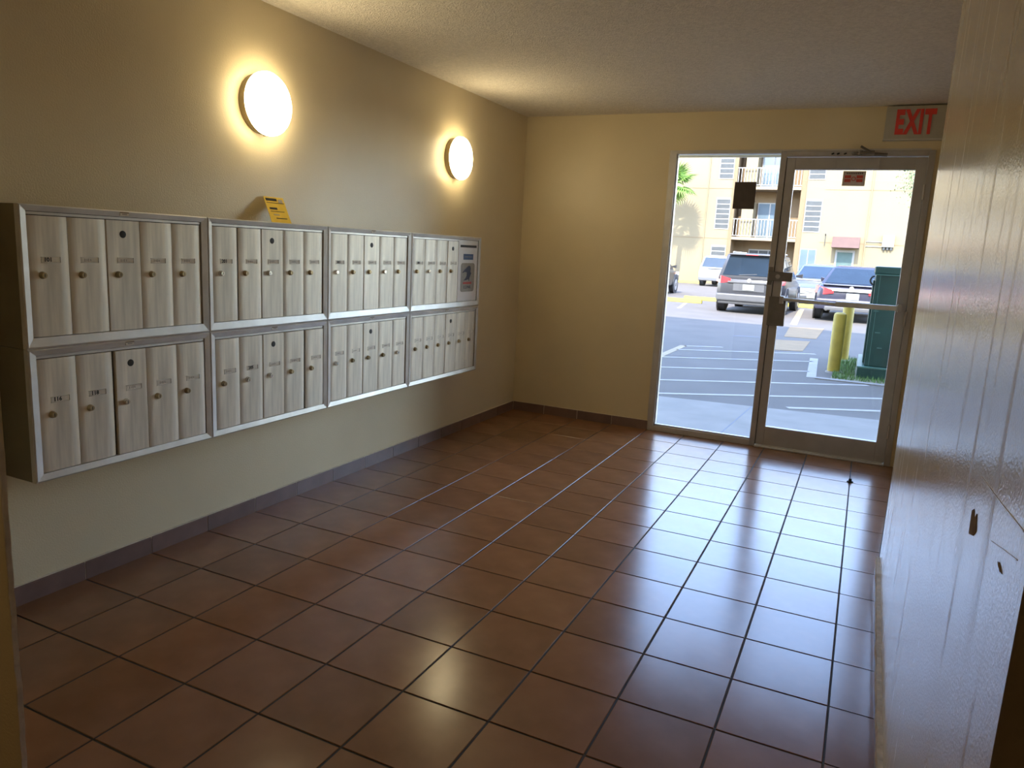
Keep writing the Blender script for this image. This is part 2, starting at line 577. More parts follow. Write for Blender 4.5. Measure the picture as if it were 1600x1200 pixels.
# opening jambs and the passage shell
w = MB()
w.hexa([(0.001, YC - 0.012), (1.078, YC - 0.012), (1.078, YC), (0.80, YC + 0.094), (0.001, YC + 0.094)], 0, H)
w.build('wall_opening', MT['wall'])
tag(bpy.data.objects['wall_opening'], 'chipped cream jamb at the left edge of the picture', 'wall', kind='structure')
w = MB().box((XR[2][0] + 0.301, YC, 0), (4.4, YC + 0.12, H))
tag(w.build('wall_opening_far', MT['wall']), 'shaded wall beyond the end of the glossy right wall', 'wall', kind='structure')
w = MB()
w.box((-1.3, -4.5, 0), (4.5, -4.4, H))
w.box((-1.3, -4.4, 0), (-1.2, YC, H))
w.box((4.4, -4.4, 0), (4.5, YC, H))
w.box((-1.2, YC - 0.126, 0), (-0.151, YC, H))
tag(w.build('wall_passage', MT['passage']), 'brown walls of the passage behind the viewer', 'wall', kind='structure')

# ragged plaster bead on the left jamb corner
rg = MB()
zz = 0.0
pts = []
while zz < H - 0.02:
    pts.append((1.078 + random.uniform(0.0005, 0.006), zz))
    zz += random.uniform(0.02, 0.06)
for (xa, za), (xb, zb) in zip(pts, pts[1:]):
    rg.add([(1.0775, YC - 0.012, za), (xa, YC - 0.012, za), (xa, YC, za), (1.0775, YC, za),
            (1.0775, YC - 0.012, zb), (xb, YC - 0.012, zb), (xb, YC, zb), (1.0775, YC, zb)],
           [(0, 1, 5, 4), (1, 2, 6, 5), (2, 3, 7, 6)])
o = rg.build('plaster_edge', MT['caulk'], bpy.data.objects['wall_opening'])

# baseboards of single tiles
bb = MB().box((0, YC + 0.096, 0.0), (0.0088, YF, 0.0775))
bl = tag(bb.build('baseboard_left', MT['caulk']), 'row of purple-brown baseboard tiles under the mailboxes', 'baseboard', kind='structure')
for r in range(-5, 11):
    y0, y1 = max(r * TY, YC + 0.096) + 0.002, min((r + 1) * TY, YF - 0.011) - 0.002
    t = MB().add([], [])
    t.prism([(y0, 0.0), (y1, 0.0), (y1, 0.070), (y0, 0.070)], 'x', 0.003, 0.0112)
    t.prism([(y0, 0.070), (y1, 0.070), (y1, 0.0745), (y0, 0.0745)], 'x', 0.003, 0.0098)
    t.build('baseboard_tile', MT['skirt'], bl)
bb = MB().box((0.011, YF - 0.0088, 0), (FX0 - 0.004, YF, 0.0775))
bk = tag(bb.build('baseboard_back', MT['caulk']), 'short row of baseboard tiles beside the glass sidelight', 'baseboard', kind='structure')
for c in range(4):
    x0, x1 = max(c * T, 0.011) + 0.002, min((c + 1) * T, FX0 - 0.004) - 0.002
    t = MB().box((x0, YF - 0.0112, 0), (x1, YF - 0.003, 0.070))
    t.box((x0, YF - 0.0098, 0.070), (x1, YF - 0.003, 0.0745))
    t.build('baseboard_tile', MT['skirt'], bk)

# right baseboard with ragged plaster cap, starting part-way along the wall
br = MB()
yy = 1.27
prev = None
while yy > YC + 0.01:
    wx = wall_x(yy)
    p = (wx - 0.016 - random.uniform(0, 0.004), wx + 0.004, yy, 0.072 + random.uniform(0, 0.006))
    if prev:
        (a0, a1, ya, za), (b0, b1, yb, zb) = prev, p
        br.add([(a0, ya, 0.058), (a1, ya, 0.058), (a1, ya, za), (a0 + 0.003, ya, za), (b0, yb, 0.058), (b1, yb, 0.058), (b1, yb, zb), (b0 + 0.003, yb, zb)],
               [(0, 3, 7, 4), (3, 2, 6, 7), (0, 4, 5, 1), (0, 1, 2, 3), (4, 7, 6, 5)])
    prev = p
    yy -= random.uniform(0.03, 0.06)
brt = tag(br.build('baseboard_right', MT['skirt_cap']), 'ragged plaster-capped baseboard along the glossy right wall', 'baseboard', kind='structure')
for r in range(-5, 5):
    y0, y1 = max(r * TY, YC) + 0.002, min((r + 1) * TY, 1.262) - 0.002
    if y1 - y0 < 0.02:
        continue
    t = MB().hexa([(wall_x(y0) - 0.014, y0), (wall_x(y0), y0), (wall_x(y1), y1), (wall_x(y1) - 0.014, y1)], 0, 0.058)
    t.build('baseboard_tile', MT['skirt'], brt)

# chips and scratches on the right wall
def on_right(y, z, off=0.0008):
    return Vector((wall_x(y) - off, y, z))


def wall_mark(name, pts, m):
    k = MB()
    n = len(pts)
    k.add([on_right(y, z) for y, z in pts] + [on_right(y, z, -0.001) for y, z in pts],
          [tuple(range(n))] + [(i, (i + 1) % n, n + (i + 1) % n, n + i) for i in range(n)])
    return k.build(name, m, wall_right)


MT['chip'] = mat('paint_chip', (0.16, 0.10, 0.05), 0.8, var=0.35, vscale=60)
MT['scratch'] = mat('paint_scratch', (0.50, 0.42, 0.30), 0.3, var=0.2, vscale=60)

# ------------------------------------------------------------------ upper storeys and outer walls of this building
b = MB().box((-16, -14, H + 0.15), (18, YO, 10.95))
tag(b.build('wall_upper_storeys', MT['ext_wall']), 'storeys of this building above the lobby', 'wall', kind='structure')
b = MB()
b.box((-16, YO - 0.2, -0.1), (-0.16, YO, H + 0.14))
b.box((3.31, YO - 0.2, -0.1), (18, YO, H + 0.14))
b.box((-16, -14, -0.1), (18, -13.8, H + 0.14))
b.box((-16, -13.8, -0.1), (-15.8, YO - 0.2, H + 0.14))
b.box((17.8, -13.8, -0.1), (18, YO - 0.2, H + 0.14))
tag(b.build('wall_outer', MT['ext_wall']), 'outer ground floor walls of this building', 'wall', kind='structure')

# ------------------------------------------------------------------ glass entrance
FD0, FD1 = YF - 0.012, YF + 0.05       # frame depth
root = empty('window_1', (FX0, YF, 0))
tag(root, 'tall glass sidelight in an aluminium frame left of the door', 'window', kind='structure')


def fpart(name, x0, x1, z0, z1, par, m='frame_lite', y0=FD0, y1=FD1, bev=0.002):
    ox = par.location.x
    return MB().box((x0 - ox, y0 - YF, z0), (x1 - ox, y1 - YF, z1)).build(name, MT[m], par, bevel=bev, seg=1)


fpart('frame_jamb', 1.224, 1.268, 0, FZ, root)
fpart('frame_jamb', 2.018, 2.058, 0, FZ, root, 'frame')
fpart('frame_head', 1.268, 2.018, 2.157, FZ, root)
fpart('frame_sill', 1.268, 2.018, 0, 0.044, root)
fpart('glazing_bead', 1.268, 1.276, 0.044, 2.156, root, 'frame_lite', YF + 0.004, YF + 0.030, 0.001)
fpart('glazing_bead', 1.268, 2.018, 0.044, 0.056, root, 'frame_lite', YF + 0.004, YF + 0.030, 0.001)
fpart('wall_trim', 1.212, 1.224, 0.0, FZ + 0.012, root, 'frame_lite', YF - 0.006, YF + 0.002, 0.001)
fpart('wall_trim', 1.224, 2.96, FZ, FZ + 0.012, root, 'frame_lite', YF - 0.006, YF + 0.002, 0.001)
fpart('pane', 1.270, 2.016, 0.046, 2.156, root, 'glass', YF + 0.014, YF + 0.020, 0)

root = empty('door_1', (2.062, YF, 0))
tag(root, 'glass entrance door with aluminium stiles and a push bar', 'door', kind='structure')
fpart('frame_jamb', 2.950, 2.990, 0, FZ, root, 'frame')
fpart('frame_head', 2.058, 2.950, 2.134, FZ, root, 'frame')
fpart('threshold', 2.058, 2.950, 0, 0.012, root, 'frame_lite', YF - 0.035, YF + 0.05, 0.003)
fpart('stile', 2.063, 2.122, 0.018, 2.128, root, 'frame', YF - 0.006, YF + 0.038)
fpart('stile', 2.884, 2.9487, 0.018, 2.128, root, 'frame', YF - 0.006, YF + 0.038)
fpart('rail', 2.122, 2.884, 2.046, 2.128, root, 'frame', YF - 0.006, YF + 0.038)
fpart('rail', 2.122, 2.884, 0.018, 0.162, root, 'frame', YF - 0.006, YF + 0.038)
fpart('pane', 2.120, 2.886, 0.160, 2.048, root, 'glass', YF + 0.013, YF + 0.019, 0)
fpart('gasket', 2.0585, 2.0625, 0.018, 2.13, root, 'gasket', YF + 0.0, YF + 0.02, 0)
fpart('door_sweep', 2.066, 2.94, 0.013, 0.020, root, 'alu_frame', YF - 0.012, YF - 0.004, 0.001)
# push bar
pb = MB().cyl((0.085, -0.045, 1.128), (0.44, -0.045, 1.118), 0.0125, n=14)
pb.box((0.44, -0.062, 1.104), (0.83, -0.030, 1.138))
bar = pb.build('push_bar', MT['alu_frame'], root, smooth=True)
for x in (0.075, 0.845):
    MB().box((x - 0.014, -0.062, 1.095), (x + 0.014, -0.004, 1.150)).build('bar_bracket', MT['frame'], bar, bevel=0.003)
# lock cases
lk = MB().box((-0.030, -0.034, 1.255), (0.130, -0.006, 1.322)).build('lock_case', MT['dark_metal'], root, bevel=0.004)
MB().cyl((0.03, -0.040, 1.288), (0.03, -0.033, 1.288), 0.016).build('thumb_turn', MT['frame'], lk, smooth=True)
MB().box((-0.012, -0.042, 0.930), (0.108, -0.006, 1.142)).build('lock_case', MT['dark_metal'], root, bevel=0.004)
MB().box((-0.040, -0.020, 1.225), (-0.010, -0.008, 1.355)).build('strike_plate', MT['dark_metal'], root, bevel=0.002)
# closer shoe and bent arm at the head
cl = MB().box((0.33, -0.018, 2.052), (0.60, -0.006, 2.125)).build('cover_plate', MT['frame'], root, bevel=0.003)
ar = MB().cyl((0.42, -0.030, 2.150), (0.56, -0.045, 2.157), 0.010, n=10)
ar.cyl((0.53, -0.045, 2.160), (0.47, -0.05, 2.195), 0.008, n=10)
ar.cyl((0.47, -0.03, 2.140), (0.47, -0.03, 2.170), 0.016, n=12)
ar.cyl((0.56, -0.02, 2.146), (0.64, -0.02, 2.140), 0.012, n=10)
ar.build('closer_arm', MT['dark_metal'], root, smooth=True)
for x in (0.29, 0.325, 0.37):
    MB().cyl((x, -0.018, 2.148), (x + 0.014, -0.013, 2.155), 0.005, n=8).build('screw', MT['gasket'], root)
for z in (0.25, 1.05, 1.9):
    MB().cyl((0.888, -0.016, z - 0.05), (0.888, -0.016, z + 0.05), 0.008, n=10).build('hinge', MT['frame'], root, smooth=True)

# dark notice on the sidelight and sticker on the door glass
n1 = MB().plate([(1.712, YF + 0.0125, 1.765), (1.868, YF + 0.0125, 1.765), (1.866, YF + 0.0125, 1.960), (1.713, YF + 0.0125, 1.958)], 0.0012)
tag(n1.build('notice', MT['paper_dark']), 'dark square paper notice taped to the sidelight glass', 'notice')
root = empty('glass_sticker', (2.441, YF + 0.0105, 1.938))
tag(root, 'grey sticker with red and white blocks on the door glass', 'sticker')
MB().box((0, 0, 0), (0.144, 0.002, 0.100)).build('backing', MT['sticker'], root)
for sx in (0.012, 0.088):
    for sz in (0.026, 0.052):
        MB().box((sx, -0.0012, sz), (sx + 0.040, 0.0005, sz + 0.020)).build('red_block', MT['redprint'], root)
rr = MB()
for i in range(16):
    a0, a1 = 2 * PI * i / 16, 2 * PI * (i + 1) / 16
    c = (0.070, 0.048)
    q = [(c[0] + math.cos(a) * r, -0.001, c[1] + math.sin(a) * r) for a, r in ((a0, 0.010), (a1, 0.010), (a1, 0.015), (a0, 0.015))]
    rr.plate(q, 0.0006)
rr.build('round_seal', MT['redprint'], root)
for i in range(9):
    MB().box((0.022 + i * 0.012, -0.001, 0.080), (0.030 + i * 0.012, 0.0005, 0.090)).build('print_mark', MT['paper_dark'], root)

# ------------------------------------------------------------------ exit sign
root = empty('exit_sign', (2.662, YF - 0.05, 2.235))
tag(root, 'unlit metal exit sign with red letters above the glass door', 'sign')
MB().box((0, 0, 0), (0.350, 0.05, 0.214)).build('housing', MT['exit_case'], root, bevel=0.004)
MB().box((-0.002, -0.004, -0.004), (0.352, 0.05, 0.004)).build('bottom_trim', MT['alu_frame'], root)
for ch, x in (('E', 0.094), ('X', 0.158), ('I', 0.212), ('T', 0.262)):
    m = text_mesh(ch, 0.208, (1, 0, 0), (0, 0, 1), 0.002, MT['exit_red'], 0.50, 0.009)
    # embolden
    cx = sum(v.co.x for v in m.vertices) / len(m.vertices)
    cz = (max(v.co.z for v in m.vertices) + min(v.co.z for v in m.vertices)) / 2
    for v in m.vertices:
        v.co.x -= cx
        v.co.z -= cz
    obj_of(m, 'letter', root, (x, -0.002, 0.112))

# ------------------------------------------------------------------ wall lamps
for y, z, lab in ((0.375, 1.998, 'round glowing wall lamp nearer the viewer above the mailboxes'),
                  (2.207, 1.983, 'round glowing wall lamp nearer the glass door')):
    root = empty('wall_lamp', (0.0, y, z))
    tag(root, lab, 'lamp', 'round wall lamps')
    MB().lathe((0, 0, 0), (1, 0, 0), [(0.120, 0), (0.135, 0.002), (0.137, 0.040), (0.132, 0.044)], 40).build('base_ring', MT['lamp_rim'], root, smooth=True)
    MB().lathe((0.040, 0, 0), (1, 0, 0), [(0.136, 0.0), (0.143, 0.006), (0.143, 0.022), (0.137, 0.032), (0.120, 0.039), (0.08, 0.045), (0.04, 0.0475), (0.0, 0.048)], 48).build('diffuser', MT['lamp'], root, smooth=True)
    MB().box((0.030, -0.012, -0.146), (0.046, 0.012, -0.134)).build('clip', MT['lamp_rim'], root)

root = empty('added_passage_lamp', (-0.1, -2.45, H))  # unseen lamp, added to put warm light on the left jamb
tag(root, 'unseen round ceiling lamp added behind the viewer to light the left jamb', 'lamp')
MB().lathe((0, 0, 0), (0, 0, -1), [(0.120, 0), (0.135, 0.002), (0.137, 0.040), (0.132, 0.044)], 40).build('base_ring', MT['lamp_rim'], root, smooth=True)
MB().lathe((0, 0, -0.040), (0, 0, -1), [(0.136, 0.0), (0.143, 0.006), (0.143, 0.022), (0.137, 0.032), (0.120, 0.039), (0.08, 0.045), (0.04, 0.0475), (0.0, 0.048)], 48).build('diffuser', MT['lamp_added'], root, smooth=True)

# ------------------------------------------------------------------ mailboxes
DX = 0.162           # casing front (back of the frame rails)
door_cache = {}


def door_mesh(w, h, flat):
    k = (round(w, 4), round(h, 3), flat)
    if k not in door_cache:
        if flat:
            pr = [(0, 0), (0.003, 0.0035), (w - 0.003, 0.0035), (w, 0)]
        else:
            pr = [(0, 0.0), (0.003, 0.0010), (0.010, 0.0028), (0.020, 0.0040), (0.034, 0.0042), (0.62 * w, 0.0038), (0.74 * w, 0.0045), (0.82 * w, 0.0042),
                  (0.89 * w, 0.0026), (0.95 * w, 0.0014), (w, 0.0008)]
        prof = [(0.0, -0.010)] + [(y, x) for y, x in pr] + [(w, -0.010)]
        b = MB()
        # profile in (x, y), extruded along z
        b.prism([(x, y) for y, x in prof], 'z', 0, h)
        door_cache[k] = b.mesh('door', MT['alu'], smooth=True)
    return door_cache[k]


def lock_mesh(m):
    b = MB()
    b.lathe((0, 0, 0), (1, 0, 0), [(0.0125, 0), (0.0125, 0.003), (0.0105, 0.006), (0.0100, 0.013), (0.0085, 0.0145), (0.0, 0.0146)], 18)
    b.cur = 1
    b.box((0.0135, -0.0012, -0.006), (0.0152, 0.0012, 0.006))
    return b.mesh('lock', [m, MT['ink']], smooth=True)


LB, LC = lock_mesh(MT['brass']), lock_mesh(MT['chrome'])


def card_mesh():
    b = MB()
    b.box((0, -0.033, -0.009), (0.0008, 0.033, 0.009))
    b.cur = 1
    b.box((0, -0.034, 0.009), (0.0022, 0.034, 0.0100))
    b.box((0, -0.034, -0.0100), (0.0022, 0.034, -0.009))
    b.box((0, 0.0318, -0.009), (0.0026, 0.034, 0.009))
    return b.mesh('card_slot', [MT['card'], MT['cardedge']])


CARD = card_mesh()
tick = MB()
for i, (a, h) in enumerate(((-0.018, 0.010), (-0.010, 0.008), (-0.004, 0.010), (0.004, 0.007))):
    tick.box((0, a, -h / 2), (0.0004, a + 0.003, h / 2))
TICK = tick.mesh('faded_mark', MT['greyink'])
hole_m = MB().lathe((0, 0, 0), (1, 0, 0), [(0.0135, 0), (0.0135, 0.0012), (0.0115, 0.0018), (0.0, 0.0019)], 18).mesh('master_lock', MT['black'], smooth=True)


def mail_unit(y0, y1, z0, z1, nd, label, wide_gap=(), bright=(), numbers={}, hole=2, raised=(), note_tag=True, drop_panel=False, fin=(0.028, 0.028, 0.024, 0.034)):
    """one wall unit: casing, four mitred frame rails, inner doors with locks and card slots"""
    root = empty('mailbox_unit', (0.0, y0, z0))
    tag(root, label, 'mailbox', 'wall mailboxes')
    w, h = y1 - y0, z1 - z0
    fl_, fr_, ft, fb = fin
    MB().box((0.001, 0.001, 0.001), (DX - 0.012, w - 0.001, h - 0.001)).build('casing', MT['case'], root)
    # outer return of the frame
    A = [(0.0005, 0.0005), (w - 0.0005, 0.0005), (w - 0.0005, h - 0.0005), (0.0005, h - 0.0005)]
    B = [(fl_, fb), (w - fr_, fb), (w - fr_, h - ft), (fl_, h - ft)]
    for i in range(4):
        j = (i + 1) % 4
        g = 0.0003
        P = [A[i], A[j], B[j], B[i]]
        mid = [((P[0][k] + P[3][k]) / 2, (P[1][k] + P[2][k]) / 2) for k in (0, 1)]
        b = MB()
        x0, xf, xi = DX - 0.012, DX + 0.011, DX + 0.006
        ins = lambda a, c, t: (a[0] + (c[0] - a[0]) * t, a[1] + (c[1] - a[1]) * t)
        a2, b2 = ins(A[i], B[i], 0.18), ins(A[j], B[j], 0.18)
        vs = [(x0, *A[i]), (x0, *A[j]), (x0, *B[j]), (x0, *B[i]),
              (xf - 0.003, *A[i]), (xf - 0.003, *A[j]), (xf, *b2), (xf, *a2), (xi, *B[j]), (xi, *B[i])]
        fs = [(0, 1, 5, 4), (4, 5, 6, 7), (7, 6, 8, 9), (9, 8, 2, 3), (3, 2, 1, 0), (0, 4, 7, 9, 3), (1, 2, 8, 6, 5)]
        b.add(vs, fs)
        b.build('frame_rail', MT['alu_frame'], root)
    # dark liner and header strip
    MB().box((DX - 0.0115, fl_, fb), (DX - 0.0085, w - fr_, h - ft)).build('liner', MT['black'], root)
    iw = w - fl_ - fr_
    zb, zt = fb + 0.002, h - ft - 0.002
    hs = 0.010
    MB().box((DX - 0.010, fl_ + 0.002, zt - hs + 0.001), (DX + 0.001, w - fr_ - 0.002, zt)).build('header_strip', MT['alu_frame'], root)
    dw = iw / nd
    for k in range(nd):
        if drop_panel and k == nd - 1:
            pass
        ya = fl_ + k * dw + 0.0010
        yb = fl_ + (k + 1) * dw - 0.0010
        if drop_panel and k >= nd - 2:
            continue
        if k in wide_gap:
            ya += 0.006
        if k + 1 in wide_gap:
            yb -= 0.001
        if k == nd - 1:
            yb -= 0.003
        if k == 0:
            ya += 0.002
        hgt = zt - hs - zb - 0.002
        xo = DX - 0.001 + (0.004 if k in raised else 0)
        d = obj_of(door_mesh(yb - ya, hgt, k == hole), 'door', root, (xo, ya, zb))
        lz = (LZ - z0) - zb
        chrome = k in bright
        ly = 0.042 if k not in wide_gap else 0.036
        obj_of(LC if chrome else LB, 'lock', d, (0.0042, ly, lz))
        obj_of(CARD, 'card_slot', d, (0.0045, 0.074, lz + 0.052))
        if k in numbers:
            m = text_mesh(numbers[k], 0.020, (0, 1, 0), (0, 0, 1), 0.0003, MT['ink'], 1.0, 0.0007)
            obj_of(m, 'number', d, (0.0058, 0.064, lz + 0.052))
        else:
            obj_of(TICK, 'faded_mark', d, (0.0052, 0.072, lz + 0.052))
        if k == hole:
            obj_of(hole_m, 'master_lock', d, (0.0030, (yb - ya) * 0.48, lz + 0.148))
    if note_tag:
        t = MB().box((DX + 0.007, w / 2 - 0.018, h - 0.018), (DX + 0.0112, w / 2 + 0.018, h - 0.005)).build('name_tag', MT['card'], root)
        MB().box((DX + 0.0110, w / 2 - 0.018, h - 0.0085), (DX + 0.0116, w / 2 + 0.018, h - 0.005)).build('print_line', MT['chip'], t)
        MB().box((DX + 0.0110, w / 2 - 0.010, h - 0.0150), (DX + 0.0116, w / 2 + 0.010, h - 0.0105)).build('print_line', MT['greyink'], t)
    return root, (zb, zt - hs - 0.002, fl_, w - fr_, dw)


YB = [-0.880, -0.108, 0.665, 1.440, 2.336]
ZM = [0.502, 0.972, 1.455]
FU = (0.026, 0.030, 0.022, 0.038)
FLO = (0.030, 0.026, 0.024, 0.028)
LZ = 1.221
mail_unit(YB[0], YB[1], ZM[1], ZM[2], 5, 'upper aluminium mailbox unit nearest the viewer, numbered 101 on its first door', numbers={0: '101'}, fin=FU)
mail_unit(YB[1], YB[2], ZM[1], ZM[2], 5, 'upper aluminium mailbox unit under the yellow note, numbered 201', wide_gap=(1,), bright=(0, 2), numbers={0: '201'}, fin=FU, note_tag=False)
mail_unit(YB[2], YB[3], ZM[1], ZM[2], 5, 'upper aluminium mailbox unit numbered 301, third from the viewer', bright=(0, 3), numbers={0: '301'}, fin=FU)
r4, g4 = mail_unit(YB[3], YB[4], ZM[1], ZM[2], 6, 'upper aluminium mailbox unit with the white mail drop panel', bright=(1,), numbers={0: '401'}, hole=3, drop_panel=True, fin=FU, note_tag=False)
LZ = 0.736
mail_unit(YB[0], YB[1], ZM[0], ZM[1], 5, 'lower aluminium mailbox unit nearest the viewer, numbered 116 and 118', wide_gap=(2,), bright=(2,), numbers={0: '116', 1: '118'}, raised=(2, 3, 4), fin=FLO)
mail_unit(YB[1], YB[2], ZM[0], ZM[1], 5, 'lower aluminium mailbox unit numbered 205 with gaps beside its end doors', wide_gap=(0, 4), bright=(1, 2), numbers={1: '205'}, raised=(4,), fin=FLO)
mail_unit(YB[2], YB[3], ZM[0], ZM[1], 5, 'lower aluminium mailbox unit, third from the viewer', bright=(0, 4), fin=FLO)
mail_unit(YB[3], YB[4], ZM[0], ZM[1], 6, 'lower aluminium mailbox unit with six doors nearest the glass door', hole=3, fin=FLO)

# white outgoing-mail panel in the last upper unit
zb, zt, yl, yr, dw = g4
ya, yb = yl + 4 * dw + 0.001, yr - 0.004
pan = MB().box((DX - 0.011, ya, zb), (DX + 0.003, yb, zt + 0.006)).build('drop_panel', MT['white_panel'], r4, bevel=0.002, seg=1)
pan['label'] = 'white mail drop panel with slot and eagle emblem'
X = DX + 0.003
o0 = YB[3]
z0 = ZM[1]
MB().box((X - 0.001, ya + 0.026, 1.381 - z0), (X + 0.0012, yb - 0.022, 1.397 - z0)).build('slot', MT['black'], pan)
lb = MB().box((X - 0.001, 2.098 - o0, 1.298 - z0), (X + 0.001, 2.236 - o0, 1.337 - z0))
lb.build('blue_label', MT['blue'], pan)
MB().box((X + 0.0008, 2.115 - o0, 1.316 - z0), (X + 0.0014, 2.220 - o0, 1.319 - z0)).build('print_line', MT['emblem'], pan)
# rounded grey label
ey0, ey1, ez0, ez1 = 2.068 - o0, 2.262 - o0, 1.078 - z0, 1.275 - z0
pts = []
rc = 0.022
for cy, cz, a0 in ((ey1 - rc, ez1 - rc, 0), (ey0 + rc, ez1 - rc, 90), (ey0 + rc, ez0 + rc, 180), (ey1 - rc, ez0 + rc, 270)):
    for i in range(6):
        a = math.radians(a0 + i * 18)
        pts.append((cy + rc * math.cos(a), cz + rc * math.sin(a)))
MB().prism(pts, 'x', X - 0.001, X + 0.001).build('emblem_label', MT['emblem'], pan)
ec = [(265, 500), (290, 475), (312, 476), (322, 508), (318, 555), (330, 575), (320, 605), (308, 640), (304, 684), (292, 655), (265, 668), (228, 674), (255, 640), (268, 610), (272, 565), (245, 556), (203, 574), (235, 530)]
ep = [(ey0 + (x - 190) / 185 * (ey1 - ey0), ez1 - (y - 438) / 385 * (ez1 - ez0)) for x, y in ec][::-1]
MB().prism(ep, 'x', X + 0.0005, X + 0.0016).build('eagle_emblem', MT['navy'], pan)
MB().box((X + 0.0005, ey0 + 0.034, ez0 + 0.052), (X + 0.0016, ey1 - 0.040, ez0 + 0.067)).build('red_bar', MT['redprint'], pan)
obj_of(text_mesh('U.S.MAIL', 0.030, (0, 1, 0), (0, 0, 1), 0.0003, MT['navy'], 0.92), 'lettering', pan, (X + 0.0014, (ey0 + ey1) / 2 - 0.002, ez0 + 0.031))

# yellow note leaning on the wall on top of the mailboxes
root = empty('paper_note', (0.09, 0.36, 1.4555))
tag(root, 'yellow printed paper note leaning on the wall above the mailboxes', 'note')
pb_ = [Vector((0.020, -0.028, 0.0)), Vector((0.020, 0.105, 0.0)), Vector((-0.075, 0.148, 0.122)), Vector((-0.075, 0.016, 0.122))]
MB().plate(pb_, 0.0006).build('sheet', MT['yellow_paper'], root)
nn = (pb_[1] - pb_[0]).cross(pb_[3] - pb_[0]).normalized()


def onp(u, v):
    return pb_[0] + (pb_[1] - pb_[0]) * u + (pb_[3] - pb_[0]) * v + nn * 0.0012


for u0, u1, v0, v1, m in ((0.06, 0.62, 0.84, 0.94, 'ink'), (0.68, 0.90, 0.78, 0.92, 'greyink'), (0.06, 0.95, 0.755, 0.775, 'ink'), (0.12, 0.50, 0.50, 0.58, 'ink'), (0.12, 0.82, 0.42, 0.44, 'ink'), (0.22, 0.52, 0.28, 0.32, 'greyink'), (0.30, 0.85, 0.15, 0.18, 'ink')):
    MB().plate([onp(u0, v0), onp(u1, v0), onp(u1, v1), onp(u0, v1)], 0.0003).build('print_line', MT[m], root)

# black stub on the floor near the door
ds = empty('floor_stop', (2.7440, 2.772, 0.0))
tag(ds, 'small black round door stop on the floor tiles', 'door stop')
MB().lathe((0, 0, 0), (0, 0, 1), [(0.020, 0), (0.020, 0.004), (0.015, 0.008), (0.0, 0.009)], 16).build('base', MT['gasket'], ds, smooth=True)
MB().lathe((0, 0, 0.008), (0, 0, 1), [(0.010, 0), (0.010, 0.014), (0.006, 0.018), (0.0, 0.018)], 12).build('knob', MT['black'], ds, smooth=True)
wall_mark('paint_chip', [(-1.085, 0.985), (-1.079, 1.022), (-1.098, 1.030), (-1.112, 1.020), (-1.130, 1.032), (-1.150, 1.010), (-1.128, 0.996)], MT['chip'])
wall_mark('paint_chip', [(-1.340, 1.034), (-1.352, 1.038), (-1.378, 1.032), (-1.362, 1.029)], MT['chip'])
wall_mark('paint_scratch', [(-1.118, 1.0865), (-1.118, 1.0875), (-1.30, 1.0996), (-1.449, 1.1118), (-1.449, 1.110), (-1.30, 1.0985)], MT['scratch'])
wall_mark('paint_scratch', [(-1.278, 1.039), (-1.278, 1.040), (-1.36, 1.058), (-1.444, 1.0755), (-1.444, 1.0742), (-1.36, 1.057)], MT['scratch'])

# ------------------------------------------------------------------ outside: ground
GZ = -0.08
b = MB().box((-60, YO - 0.1, GZ - 0.3), (60, 120, GZ))
ground = tag(b.build('floor_parking_lot', MT['asphalt']), 'grey asphalt parking lot outside the door', 'ground', kind='structure')


def pave(name, poly, m, h=0.004, par=ground):
    return MB().hexa(poly, GZ - 0.01, GZ + h).build(name, MT[m], par)


sw = MB()
sw.hexa([(-16, YF + 0.05), (18, YF + 0.05), (18, 6.2), (2.93, 5.42), (0.83, 5.16), (-16, 4.0)], GZ - 0.05, -0.055)
side = tag(sw.build('floor_sidewalk', MT['concrete']), 'pale concrete sidewalk slab right outside the door', 'sidewalk', kind='structure')
MB().hexa([(1.70, 3.5), (1.712, 3.5), (1.792, 5.28), (1.780, 5.28)], -0.06, -0.0545).build('joint', MT['crack'], side)


def stripe(x0, y0, x1, y1, wd, m, name='painted_line'):
    d = Vector((x1 - x0, y1 - y0, 0)).normalized()
    n = Vector((-d.y, d.x, 0)) * wd / 2
    return pave(name, [(x0 - n.x, y0 - n.y), (x1 - n.x, y1 - n.y), (x1 + n.x, y1 + n.y), (x0 + n.x, y0 + n.y)], m)


for ya, x0, x1 in ((10.03, 0.03, 0.6), (9.42, 0.04, 2.05), (8.33, 0.04, 2.08), (7.15, 0.04, 2.10), (5.95, 0.04, 2.85), (4.92, 0.75, 3.4)):
    sl_ = 0.66
    stripe(x0, ya + x0 * sl_, x1, ya + x1 * sl_, 0.075, 'paint_white')
stripe(0.03, 6.6, 0.01, 10.1, 0.11, 'paint_yellow')
stripe(2.07, 10.15, 2.17, 7.97, 0.12, 'paint_white')
stripe(2.10, 4.62 + 0.95, 3.3, 6.25, 0.085, 'paint_white')
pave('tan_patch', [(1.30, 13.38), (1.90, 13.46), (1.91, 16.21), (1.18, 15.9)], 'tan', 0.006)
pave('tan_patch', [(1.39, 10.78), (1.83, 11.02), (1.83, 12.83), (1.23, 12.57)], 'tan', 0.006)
stripe(1.19, 16.7, 0.85, 23.5, 0.16, 'paint_yellow')
stripe(-2.2, 19.3, -2.6, 22.0, 0.10, 'paint_white')
ck = [(0.40, 12.42), (0.50, 12.60), (0.66, 12.70), (0.90, 12.74), (0.90, 12.79), (0.64, 12.78), (0.48, 12.68)]
pave('crack', ck, 'crack', 0.002)

